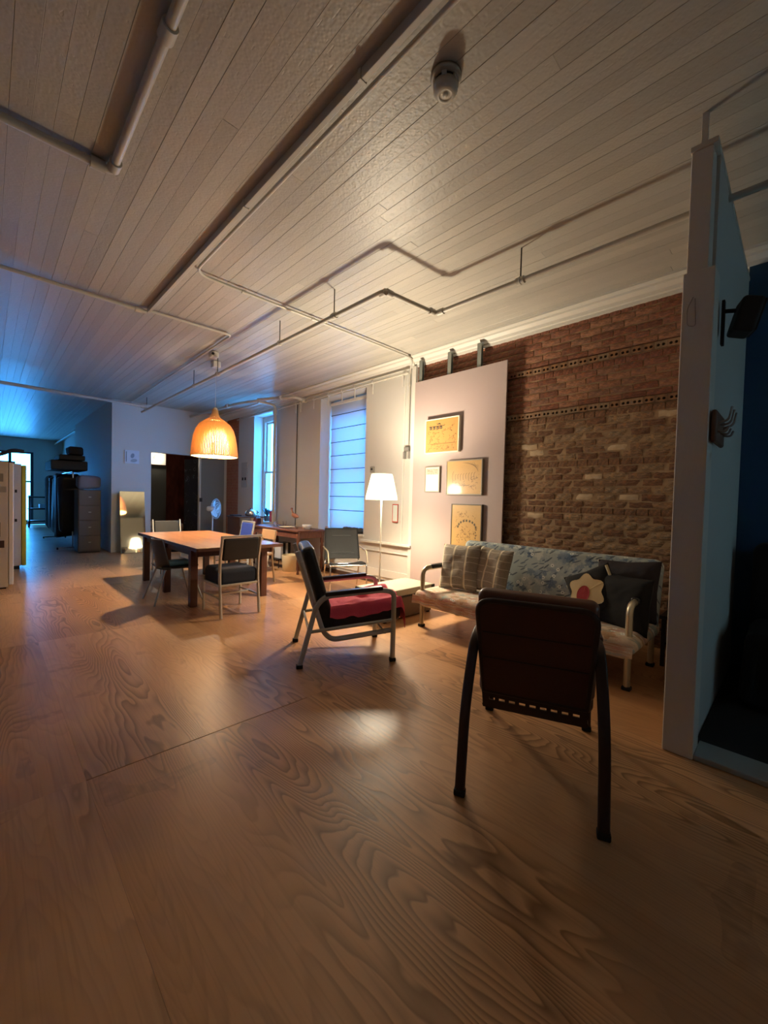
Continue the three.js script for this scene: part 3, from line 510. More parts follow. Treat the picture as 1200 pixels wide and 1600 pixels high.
  single('wire_loop', tube([V(0, 0.06, -0.004), V(-0.004, 0.0, -0.03), V(-0.004, -0.09, -0.025), V(-0.004, -0.1, 0.012), V(0, 0.05, 0.004)], 0.002, 0.03, 6), mat('#8a8172', 0.6), 'thin wire loop hanging on the front of the boxed post', 'wire', [2.705, 2.42, -0.44]);
  const hk = thing('coat_hook_rack', 'brown wooden coat rack with metal hooks on the partition post', 'coat rack', [2.86, 1.79, -0.35]);
  part('board', T(rbox(0.32, 0.17, 0.024, 0.03, 2), 0.03, 0, 0.014), mat('#6a4a38', 0.6), hk);
  for (const x of [-0.07, 0.03, 0.13]) part('hook', merge([tube([V(x, 0.02, 0.02), V(x, 0.03, 0.07), V(x, 0.1, 0.08)], 0.006, 0.03, 8), tube([V(x, -0.02, 0.02), V(x, -0.03, 0.06), V(x, 0.0, 0.07)], 0.006, 0.02, 8)]), M.steel, hk);
}

// ---------------------------------------------------------------- armchairs
function armchair(name, label, pos, turn, frame, pad, arm, seatBase) {
  const t = thing(name, label, 'armchair', pos, turn), SX = 0.315, pr = slab(0.016, 0.02, 0.6), ax = V(1, 0, 0);
  for (const s of [-1, 1]) {
    const x = s * SX, L = (a) => a.map(([z, y]) => V(x, y, z)), Li = (a) => a.map(([z, y]) => V(x - s * 0.034, y, z));
    const f = part('side_frame', sweep(bend(L([[-0.4, 0.015], [-0.275, 0.5], [-0.2, 0.57], [0.27, 0.605], [0.37, 0.585], [0.37, 0.015]]), 0.1), pr, ax), frame, t);
    part('foot_cap', T(rbox(0.046, 0.03, 0.052, 0.006), x, 0.015, -0.4), M.rubber, f); part('foot_cap', T(rbox(0.046, 0.03, 0.052, 0.006), x, 0.015, 0.37), M.rubber, f);
    part('back_rail', sweep(bend(Li([[-0.43, 0.93], [-0.215, 0.27], [-0.14, 0.2], [0.37, 0.255]]), 0.09), pr, ax), frame, t);
    part('side_stretcher', tube(L([[-0.325, 0.285], [0.36, 0.35]]), 0.014, 0.02, 8), frame, t);
    part('armrest', T(rbox(0.06, 0.035, 0.48, 0.012, 2), x, 0.605, 0.03, -0.075), arm, t);
  }
  for (const [z, y] of [[-0.33, 0.29], [-0.4, 0.84], [0.3, 0.245]]) part('cross_bar', tube([V(-SX, y, z), V(SX, y, z)], 0.011, 0.02, 8), frame, t);
  part('back_cushion', squab(0.54, 0.72, 0.11, 0.04, 0.006, 3).applyMatrix4(new THREE.Matrix4().makeRotationX(-0.29)).translate(0, 0.615, -0.25), pad, t);
  part('seat_cushion', squab(0.555, 0.17, 0.62, 0.05, 0.006, 9).applyMatrix4(new THREE.Matrix4().makeRotationX(-0.09)).translate(0, 0.385, 0.14), seatBase, t);
  return t;
}
armchair('steel_armchair', 'grey steel framed armchair with black vinyl cushions and a red cloth on its seat', [2.29, 0, -2.82], rad(60.8), M.greyFrame, M.blackVinyl, M.blackPad, mat('#2a1c22', 0.5));
{
  const cloth = mat('#e2526a', 0.85, { bumpMap: rep(bumpFine, 4, 4), bumpScale: 0.001 });
  const w = (u, v) => 0.045 * (fbm(u * 6, v * 7, 3, 3) - 0.5) + 0.018 * Math.sin(v * 9 + u * 14 + 4 * fbm(u * 3, v * 3, 8, 2)) * (0.3 + 0.7 * fbm(u * 4, v * 4, 5, 2));
  const g = sheet((u, v) => {
    const x = mix(-0.293, 0.293, u), z0 = -0.16, s = v * 0.8, top = 0.6; let y, z;
    if (s < top) { z = z0 + s; y = 0.462 + (z - 0.14) * 0.09; } else { const k = (s - top) / 0.2; z = z0 + top + 0.035 * Math.sin(k * 1.6); y = 0.488 - 0.2 * k * k * 0.9; }
    const e = Math.abs(u * 2 - 1), drop = e > 0.88 ? (e - 0.88) * (0.55 + 0.45 * fbm(v * 7, 3, 2, 2)) : 0;
    return V(x + (e > 0.9 ? Math.sign(u - 0.5) * 0.004 : 0) + w(v, u) * 0.2, y - drop + 0.034 + w(u, v) * (1.2 - e * 0.5), z + w(u + 3, v) * 0.5);
  }, 44, 44, 0.004);
  single('seat_cloth', g, cloth, 'crumpled crimson cloth spread over the black armchair seat', 'cloth', [2.29, 0, -2.82], rad(60.8));
}
{ // brown armchair seen from behind
  const t = thing('brown_armchair', 'dark brown vinyl armchair seen from behind facing the sofa', 'armchair', [2.09, 0, -0.953], rad(112.8));
  const pr = slab(0.023, 0.015, 0.6), ax = V(1, 0, 0);
  for (const s of [-1, 1]) {
    const L = (a) => a.map(([x, y, z]) => V(s * x, y, z));
    const f = part('side_frame', sweep(bend(L([[0.295, 0.015, -0.44], [0.29, 0.4, -0.4], [0.272, 0.7, -0.3], [0.272, 0.71, -0.12], [0.272, 0.66, 0.36], [0.285, 0.015, 0.42]]), 0.14, 8), pr, ax), M.brownMetal, t);
    part('foot_cap', T(rbox(0.052, 0.03, 0.04, 0.006), s * 0.295, 0.015, -0.44), M.rubber, f); part('foot_cap', T(rbox(0.052, 0.03, 0.04, 0.006), s * 0.285, 0.015, 0.42), M.rubber, f);
    part('armrest', T(rbox(0.055, 0.03, 0.46, 0.012, 2), s * 0.272, 0.715, 0.1), M.brownVinyl, t);
    part('back_bolt', T(cyl(0.014, 0.014, 0.03, 12), s * 0.275, 0.66, -0.3, 0, 0, s * 1.57), M.darkMetal, t);
  }
  const tilt = -0.26, bk = (g, y = 0, z = 0) => g.applyMatrix4(new THREE.Matrix4().makeRotationX(tilt)).translate(0, 0.67 + y, -0.325 + z);
  const sh = new THREE.Shape(); const w = 0.25, h0 = -0.25, h1 = 0.24, r = 0.07;
  sh.moveTo(-w + 0.02, h0); sh.lineTo(w - 0.02, h0); sh.lineTo(w, h1 - r); sh.quadraticCurveTo(w, h1, w - r, h1); sh.lineTo(-w + r, h1); sh.quadraticCurveTo(-w, h1, -w, h1 - r); sh.closePath();
  part('back_frame', sweepShapeOutline(sh, 0.014, bk), M.brownMetal, t);
  const panel = new THREE.ExtrudeGeometry(sh, { depth: 0.014, bevelEnabled: true, bevelSize: 0.004, bevelThickness: 0.004, bevelSegments: 2, curveSegments: 8 });
  part('back_panel', bk(panel, 0.0, 0.0), M.brownVinyl, t);
  for (const y of [-0.055, 0.08]) part('back_seam', bk(T(rbox(0.46, 0.007, 0.006, 0.002), 0, y, -0.004)), mat('#2a1512', 0.5), t);
  part('back_cushion', squab(0.53, 0.5, 0.09, 0.04, 0.012, 21).applyMatrix4(new THREE.Matrix4().makeRotationX(tilt)).translate(0, 0.7, -0.255), mat('#6a3f2c', 0.36), t, 'lighter brown padded backrest rolled over the frame top');
  const slots = new THREE.Shape(); slots.moveTo(-0.235, -0.06); slots.lineTo(0.235, -0.06); slots.lineTo(0.24, 0.06); slots.lineTo(-0.24, 0.06); slots.closePath();
  for (let i = 0; i < 9; i++) { const x = -0.19 + i * 0.0475, hp = new THREE.Path(); hp.moveTo(x - 0.014, -0.012); hp.lineTo(x + 0.014, -0.012); hp.lineTo(x + 0.014, 0.004); hp.lineTo(x - 0.014, 0.004); hp.closePath(); slots.holes.push(hp); }
  part('slotted_rail', new THREE.ExtrudeGeometry(slots, { depth: 0.006, bevelEnabled: false }).applyMatrix4(new THREE.Matrix4().makeRotationX(tilt)).translate(0, 0.385, -0.235), M.brownMetal, t, 'lower rail with a row of slots');
  part('seat_cushion', squab(0.54, 0.12, 0.56, 0.045, 0.006, 15).translate(0, 0.4, 0.14), mat('#5a3324', 0.4), t);
  for (const [z, y] of [[0.36, 0.31], [-0.12, 0.31]]) part('cross_bar', tube([V(-0.24, y, z), V(0.24, y, z)], 0.012, 0.02, 8), M.brownMetal, t);
  for (const s of [-1, 1]) part('seat_rail', tube([V(s * 0.235, 0.31, -0.16), V(s * 0.235, 0.33, 0.38)], 0.013, 0.02, 8), M.brownMetal, t);
}
function sweepShapeOutline(sh, r, place) { const pts = sh.getPoints(8).map((p) => V(p.x, p.y, 0.006)); pts.push(pts[0].clone()); return place(sweep(pts, ring(r, 8), V(0, 0, 1))); }

// ---------------------------------------------------------------- sofa and cushions
const floral = (base, cols, n, sd, leaf) => canvasTexture(1024, 512, (c, w, h) => {
  let s = sd; const q = () => { s = (s * 16807) % 2147483647; return s / 2147483647; };
  c.fillStyle = base; c.fillRect(0, 0, w, h);
  for (let i = 0; i < n; i++) {
    const x = q() * w, y = q() * h, r = 10 + q() * 34; c.globalAlpha = 0.25 + q() * 0.45; c.fillStyle = cols[Math.floor(q() * cols.length)];
    for (let k = 0; k < 5; k++) { c.beginPath(); c.ellipse(x + Math.cos(k * 1.26 + i) * r * 0.6, y + Math.sin(k * 1.26 + i) * r * 0.6, r * 0.55, r * 0.38, k * 1.26 + i, 0, 7); c.fill(); }
  }
  for (let i = 0; i < n * 0.5; i++) { c.globalAlpha = 0.6; c.fillStyle = leaf[Math.floor(q() * leaf.length)]; c.save(); c.translate(q() * w, q() * h); c.rotate(-0.9 + q() * 0.8); c.beginPath(); c.ellipse(0, 0, 20 + q() * 14, 4 + q() * 3, 0, 0, 7); c.fill(); c.restore(); }
  c.globalAlpha = 1;
  for (let i = 0; i < n * 0.14; i++) { const x = q() * w, y = q() * h; c.fillStyle = 'rgba(225,228,220,0.9)'; for (let k = 0; k < 6; k++) { c.beginPath(); c.arc(x + Math.cos(k * 1.05) * 9, y + Math.sin(k * 1.05) * 9, 6, 0, 7); c.fill(); } c.fillStyle = leaf[0]; c.beginPath(); c.arc(x, y, 4, 0, 7); c.fill(); }
});
const blueFloral = mat('#ffffff', 0.85, { map: floral('#a2abaa', ['#5d6f84', '#7f90a0', '#c2c8c0', '#435a78', '#a9b3b0', '#d2d4c8'], 240, 5, ['#28313c', '#39465a']) });
const pinkFloral = mat('#ffffff', 0.85, { map: floral('#c8b39c', ['#b5736a', '#c99a83', '#d9c9b2', '#a97a55', '#8fa0a0', '#c07f70'], 200, 11, ['#8a6a4c', '#7a8a88']) });
{
  const t = thing('futon_sofa', 'metal framed sofa with blue floral back cover and pink floral seat cover', 'sofa');
  const F = M.champagne, ax = V(0, 0, 1);
  for (const z of [-2.83, -0.85]) {
    const s = part('arm_frame', sweep(bend([V(3.385, 0.015, z), V(3.385, 0.63, z), V(4.06, 0.63, z), V(4.06, 0.015, z)], 0.09, 7), slab(0.022, 0.026, 0.7), ax), F, t);
    part('foot_cap', T(rbox(0.06, 0.03, 0.06, 0.008), 3.385, 0.015, z), M.rubber, s); part('foot_cap', T(rbox(0.06, 0.03, 0.06, 0.008), 4.06, 0.015, z), M.rubber, s);
    part('arm_pad', T(rbox(0.34, 0.05, 0.062, 0.018, 2), 3.68, 0.64, z), M.blackPad, t);
  }
  part('front_rail', B(3.37, 3.4, 0.225, 0.265, -2.83, -0.85, 0.006), F, t);
  part('rear_rail', B(4.0, 4.03, 0.22, 0.26, -2.83, -0.85, 0.006), F, t);
  for (const z of [-2.4, -1.84, -1.3]) part('cross_bar', B(3.39, 4.0, 0.228, 0.255, z - 0.012, z + 0.012, 0.003), F, t);
  const seat = new RoundedBoxGeometry(0.78, 0.13, 2.1, 6, 0.055), P = seat.attributes.position, U = seat.attributes.uv;
  for (let i = 0; i < P.count; i++) U.setXY(i, P.getZ(i) / 1.3, (P.getX(i) + P.getY(i)) / 0.65);
  part('seat_mattress', lumpy(seat, 0.012, 8, 4).translate(3.7, 0.335, -1.84), pinkFloral, t, 'pink and cream floral seat cover');
  const hem = sheet((u, v) => { const z = mix(-2.9, -0.8, u); return V(3.312 - 0.015 * Math.sin(u * 70 + 3 * fbm(u * 9, 1, 1, 2)) * v - 0.006, 0.35 - v * (0.07 + 0.035 * fbm(u * 14, 2, 3, 2)), z); }, 120, 5, 0.004);
  part('seat_skirt', hem, pinkFloral, t);
  const back = new RoundedBoxGeometry(0.13, 0.6, 1.98, 6, 0.06), Q = back.attributes.position, W = back.attributes.uv;
  for (let i = 0; i < Q.count; i++) W.setXY(i, Q.getZ(i) / 1.3, (Q.getY(i) + Q.getX(i)) / 0.65);
  part('back_mattress', lumpy(back, 0.009, 6, 8).applyMatrix4(new THREE.Matrix4().makeRotationZ(-0.27)).translate(4.04, 0.62, -1.78), blueFloral, t, 'blue grey floral back cover');
  part('back_rail', tube([V(4.13, 0.3, -0.85), V(4.2, 0.86, -0.85), V(4.2, 0.86, -2.72), V(4.13, 0.3, -2.72)], 0.016, 0.1), F, t);
}
{
  const ribbed = (sd) => canvasTexture(512, 512, (c, w, h) => {
    let s = sd; const q = () => { s = (s * 16807) % 2147483647; return s / 2147483647; };
    c.fillStyle = '#968b7c'; c.fillRect(0, 0, w, h);
    for (let i = 0; i < 2600; i++) { c.fillStyle = q() < 0.5 ? 'rgba(60,54,48,0.25)' : 'rgba(150,140,126,0.22)'; c.fillRect(q() * w, q() * h, 2 + q() * 16, 1 + q() * 2); }
    for (let k = 0; k < 3; k++) for (let j = 0; j < 6; j++) { c.strokeStyle = 'rgba(205,196,176,0.85)'; c.lineWidth = 7; c.beginPath(); const y = 40 + j * 84 + q() * 20; c.moveTo(30 + k * 170, y); c.quadraticCurveTo(95 + k * 170, y + 16 - q() * 32, 168 + k * 170, y + 6 - q() * 12); c.stroke(); }
    for (let k = 0; k < 3; k++) { c.fillStyle = '#dccfb2'; c.fillRect(14 + k * 170, 0, 22, h); }
  });
  const m1 = mat('#ffffff', 0.85, { map: ribbed(3) }), m2 = mat('#ffffff', 0.85, { map: ribbed(17) });
  const put = (o, x, y, z, rx, ry, rz) => { o.position.set(x, y, z); o.rotation.set(rx, ry, rz, 'YXZ'); return o; };
  put(single('ribbed_cushion', pillow(0.46, 0.5, 0.15, 0.016, 2), m1, 'grey ribbed cushion with cream stripes against the sofa arm pad', 'cushion'), 3.735, 0.645, -2.6, -0.26, -Math.PI / 2 + 0.12, 0.04);
  put(single('ribbed_cushion', pillow(0.4, 0.48, 0.14, 0.016, 5), m2, 'grey ribbed cushion with cream stripes against the blue floral back cover', 'cushion'), 3.81, 0.645, -2.24, -0.27, -Math.PI / 2 - 0.05, -0.05);
  const plum = mat('#1f171f', 0.8), ink = mat('#0c0c10', 0.85);
  put(single('plum_cushion', pillow(0.52, 0.5, 0.17, 0.014, 8), plum, 'large dark plum cushion leaning at the end of the sofa back', 'cushion'), 3.83, 0.66, -1.0, -0.3, -Math.PI / 2 - 0.25, 0.1);
  put(single('ink_cushion', pillow(0.46, 0.44, 0.16, 0.01, 14), ink, 'plain black cushion wedged behind the arm post of the sofa', 'cushion'), 3.66, 0.585, -0.97, -0.12, -Math.PI / 2 - 0.4, 0.0);
  const t = thing('flower_cushion', 'black cushion with a big cream flower and red centre', 'cushion', [3.7, 0.62, -1.21]);
  t.rotation.set(-0.3, -Math.PI / 2 - 0.1, 0.5, 'YXZ');
  part('cover', pillow(0.4, 0.4, 0.13, 0.006, 20), mat('#0c0c10', 0.85), t);
  const onPillow = (x, y, lift) => { const a = x / 0.2, b = y / 0.2; return V(x, y, 0.065 * Math.pow(Math.max(0, (1 - a ** 4) * (1 - b ** 4)), 0.55) + lift); };
  const blob = (cx, cy, rx, ry, rot, lift, th, lobes = 0) => sheet((u, v) => { const a = v * 2 * Math.PI, k = u * (1 + lobes * 0.16 * Math.cos(6 * a)), px = k * rx * Math.cos(a), py2 = k * ry * Math.sin(a); return onPillow(cx + px * Math.cos(rot) - py2 * Math.sin(rot), cy + px * Math.sin(rot) + py2 * Math.cos(rot), lift); }, 6, 48, th);
  part('flower', blob(-0.03, 0.0, 0.14, 0.14, 0.2, 0.005, 0.004, 0.8), mat('#d6bd8e', 0.8), t, 'cream felt flower');
  part('flower_centre', blob(-0.06, -0.015, 0.075, 0.05, 0.9, 0.0095, 0.004), mat('#a93236', 0.8), t, 'red felt flower centre');
  part('cream_edge', sweep(bend([onPillow(0.185, -0.17, 0.008), onPillow(0.186, 0, 0.008), onPillow(0.185, 0.17, 0.008)], 0.05), ring(0.012, 8)), mat('#c3b189', 0.8), t, 'cream side strip');
}
{
  const t = thing('storage_trunk', 'low grey brown trunk with a pale lid used as a coffee table', 'trunk');
  part('body', B(3.12, 3.93, 0.02, 0.27, -3.58, -3.14, 0.006), mat('#6d5a49', 0.6), t);
  part('lid', B(3.1, 3.95, 0.272, 0.35, -3.6, -3.12, 0.012), mat('#a09986', 0.5, { bumpMap: rep(bumpFine, 1, 1), bumpScale: 0.001 }), t, 'pale scuffed lid');
  part('lid_band', B(3.095, 3.955, 0.255, 0.276, -3.605, -3.115, 0.003), M.darkMetal, t);
  for (const x of [3.12, 3.93]) for (const z of [-3.58, -3.14]) part('corner_cap', B(x - 0.03, x + 0.03, 0.25, 0.345, z - 0.026, z + 0.026, 0.006), M.darkMetal, t);
  for (const x of [3.15, 3.9]) for (const z of [-3.55, -3.17]) part('foot', B(x - 0.02, x + 0.02, 0, 0.022, z - 0.02, z + 0.02), M.rubber, t);
}
{ // leather sling chair by the lamp, front towards the room
  const t = thing('sling_chair', 'black leather sling chair on chrome legs beside the floor lamp', 'chair', [3.85, 0, -4.74], rad(-28));
  const le = mat('#121417', 0.7, { bumpMap: rep(bumpFine, 2, 2), bumpScale: 0.0008 });
  part('seat', sheet((u, v) => V(mix(-0.26, 0.26, u), 0.43 - 0.035 * Math.sin(u * Math.PI) - 0.05 * (1 - v) + 0.012 * Math.sin(v * Math.PI), mix(-0.22, 0.27, v)), 16, 14, 0.022), le, t);
  part('backrest', sheet((u, v) => V(mix(-0.275, 0.275, u) * (1 - 0.06 * v), mix(0.44, 0.9, v), mix(-0.2, -0.345, v) - 0.03 * Math.sin(u * Math.PI)), 16, 12, 0.024), le, t);
  const r = 0.011;
  part('back_stitching', merge([[-0.19, 0.19, 0.79], [-0.19, 0.19, 0.53]].map(([a, b, y]) => tube([V(a, y, -0.2 - (y - 0.44) * 0.326 - 0.004), V(0, y, -0.2 - (y - 0.44) * 0.326 - 0.012), V(b, y, -0.2 - (y - 0.44) * 0.326 - 0.004)], 0.004, 0.05, 6))), mat('#3f4347', 0.5), t);
  for (const s of [-1, 1]) {
    part('side_frame', merge([tube([V(s * 0.265, 0.01, 0.3), V(s * 0.265, 0.425, 0.285), V(s * 0.265, 0.36, -0.22), V(s * 0.24, 0.86, -0.375)], r, 0.05), tube([V(s * 0.265, 0.01, -0.34), V(s * 0.265, 0.38, -0.2)], r, 0.04)]), M.chrome, t);
    part('arm_strap', merge([tube([V(s * 0.285, 0.62, -0.28), V(s * 0.285, 0.6, 0.18), V(s * 0.285, 0.44, 0.26)], 0.011, 0.06)]), M.champagne, t);
  }
  for (const [y, z] of [[0.36, -0.21], [0.405, 0.27], [0.85, -0.385]]) part('cross_bar', tube([V(-0.25, y, z), V(0.25, y, z)], r, 0.02), M.chrome, t);
}
{
  const t = thing('side_stool', 'small dark side table squeezed between the sofa and the partition', 'side table', [4.28, 0, -0.66]);
  part('top', T(rbox(0.34, 0.03, 0.3, 0.006), 0, 0.42, 0), mat('#221c1a', 0.5), t); part('shelf', T(rbox(0.3, 0.02, 0.26, 0.004), 0, 0.2, 0), mat('#221c1a', 0.5), t);
  for (const x of [-0.14, 0.14]) for (const z of [-0.12, 0.12]) part('leg', B(x - 0.015, x + 0.015, 0, 0.41, z - 0.015, z + 0.015, 0.003), mat('#221c1a', 0.5), t);
  single('folded_bag', lumpy(new RoundedBoxGeometry(0.24, 0.14, 0.2, 5, 0.05), 0.015, 12, 3), mat('#4d4646', 0.7), 'crumpled grey bag on the dark side table', 'bag', [4.26, 0.515, -0.66]);
}

// ---------------------------------------------------------------- dining table and chairs
const wood = (a, b, s) => texture(256, 512, (u, v) => { const g = fbm(u * 22 + s, v * 2.2, s, 4), k = noise(u * 120, v * 5, s + 2); return mix3(hex(a), hex(b), clamp(g * 1.5 - 0.25 + (k - 0.5) * 0.35)); });
const tableWood = mat('#ffffff', 0.3, { map: wood(0xa9764c, 0x8a5a37, 1) }), redWood = mat('#ffffff', 0.4, { map: wood(0x5d3325, 0x45251b, 4) }), deskWood = mat('#ffffff', 0.42, { map: wood(0x6d4535, 0x563227, 7) });
{
  const t = thing('dining_table', 'long dark legged dining table with a polished brown plank top', 'table', [2.3, 0, -6.1]);
  for (let i = 0; i < 6; i++) part('top_plank', T(rbox(0.1815, 0.028, 2.5, 0.002), -0.455 + i * 0.182, 0.726, 0), tableWood, t);
  part('edge_band', merge([B(-0.56, -0.546, 0.7, 0.742, -1.26, 1.26, 0.003), B(0.546, 0.56, 0.7, 0.742, -1.26, 1.26, 0.003), B(-0.546, 0.546, 0.7, 0.742, 1.25, 1.264, 0.003), B(-0.546, 0.546, 0.7, 0.742, -1.264, -1.25, 0.003)]), redWood, t);
  part('apron', merge([B(-0.5, -0.475, 0.62, 0.712, -1.1, 1.1), B(0.475, 0.5, 0.62, 0.712, -1.1, 1.1), B(-0.475, 0.475, 0.62, 0.712, 1.06, 1.085), B(-0.475, 0.475, 0.62, 0.712, -1.085, -1.06)]), redWood, t);
  for (const x of [-0.52, 0.4]) for (const z of [0.96, -0.04, -1.05]) part('leg', T(rbox(0.085, 0.71, 0.085, 0.006), x + 0.03, 0.355, z), redWood, t);
}
function steelChair(name, label, pos, turn, backM, seatM, group, railed = true) {
  const t = thing(name, label, 'chair', pos, turn, group), F = M.silver, W = 0.225;      // front is +z
  for (const s of [-1, 1]) {
    part('side_frame', merge([sweep(bend([V(s * W, 0.01, -0.27), V(s * W, 0.42, -0.22), V(s * W, 0.6, -0.22), V(s * W, 0.91, -0.28)], 0.06), slab(0.013, 0.016, 0.4), V(1, 0, 0)), sweep([V(s * W, 0.01, 0.23), V(s * W, 0.41, 0.23)], slab(0.013, 0.013, 0.4), V(1, 0, 0)), sweep([V(s * W, 0.36, -0.225), V(s * W, 0.36, 0.23)], slab(0.011, 0.013, 0.4), V(1, 0, 0)), sweep([V(s * W, 0.22, -0.24), V(s * W, 0.22, 0.23)], slab(0.009, 0.01, 0.4), V(1, 0, 0))]), F, t);
  }
  if (railed) part('top_rail', B(-W - 0.013, W + 0.013, 0.895, 0.922, -0.297, -0.267, 0.005), F, t);
  for (const [y, z] of [[0.3625, -0.2275], [0.3625, 0.23], [0.22, 0]]) part('cross_bar', B(-W, W, y - 0.0115, y + 0.0115, z - 0.0115, z + 0.0115, 0.004), F, t);
  part('backrest', squab(0.41, 0.25, 0.04, 0.015, 0.002, 2).applyMatrix4(new THREE.Matrix4().makeRotationX(-0.16)).translate(0, 0.765, -0.25), backM, t);
  part('seat', squab(0.45, 0.19, 0.47, 0.05, 0.006, 5).translate(0, 0.445, 0.01), seatM, t);
  return t;
}
const navy = mat('#0f1626', 0.85), blackBack = mat('#0d0f10', 0.55);
steelChair('dining_chair', 'silver framed dining chair with black back and thick navy seat, beside the armchair', [2.07, 0, -4.66], Math.PI, blackBack, navy);
steelChair('dining_chair', 'silver framed dining chair with shiny grey black back at the table end by the doorway', [2.35, 0, -7.75], 0, mat('#17191a', 0.4), navy, null, false);
steelChair('dining_chair', 'dining chair with cobalt blue back at the window side of the table', [3.12, 0, -6.95], -Math.PI / 2, mat('#2b3f8c', 0.6), mat('#2b3f8c', 0.7));
{
  const t = thing('wooden_chair', 'pale wooden chair tucked under the window side of the table', 'chair', [3.1, 0, -6.1], -Math.PI / 2);
  const w = mat('#a98a68', 0.5);
  part('top_rail', T(rbox(0.44, 0.16, 0.025, 0.01, 2), 0, 0.75, -0.24, -0.15), w, t); part('seat', T(rbox(0.43, 0.035, 0.42, 0.012, 2), 0, 0.45, 0), w, t);
  for (const s of [-1, 1]) { part('leg', tube([V(s * 0.2, 0, -0.24), V(s * 0.19, 0.45, -0.19), V(s * 0.19, 0.8, -0.26)], 0.016, 0.1), w, t); part('leg', tube([V(s * 0.2, 0, 0.2), V(s * 0.18, 0.44, 0.17)], 0.017, 0.05), w, t); }
}
{
  const t = thing('shell_chair', 'charcoal plastic shell chair on splayed tube legs at the corridor side of the table', 'chair', [1.76, 0, -5.66], Math.PI / 2);
  const sh = mat('#23272c', 0.42);
  part('backrest', sheet((u, v) => V(mix(-0.22, 0.22, u) * (1 - 0.1 * v * v), mix(0.42, 0.8, v), -0.21 - 0.05 * v + 0.1 * Math.pow(Math.abs(u * 2 - 1), 2) * (1 - 0.4 * v)), 16, 10, 0.014), sh, t);
  part('seat', sheet((u, v) => V(mix(-0.22, 0.22, u), 0.44 + 0.02 * Math.pow(Math.abs(u * 2 - 1), 2) - 0.02 * Math.sin(v * 3), mix(-0.21, 0.22, v)), 14, 12, 0.02), sh, t);
  for (const s of [-1, 1]) { part('leg', tube([V(s * 0.25, 0.0, -0.3), V(s * 0.17, 0.42, -0.16), V(s * 0.1, 0.425, -0.1)], 0.011, 0.04), M.steel, t); part('leg', tube([V(s * 0.25, 0.0, 0.27), V(s * 0.17, 0.42, 0.14), V(s * 0.1, 0.425, 0.1)], 0.011, 0.04), M.steel, t); }
  single('seat_towel', lumpy(new RoundedBoxGeometry(0.3, 0.05, 0.26, 5, 0.02), 0.012, 14, 2), mat('#5d8f9c', 0.85), 'folded pale teal cloth lying on the charcoal shell chair', 'cloth', [1.8, 0.478, -5.66]);
}

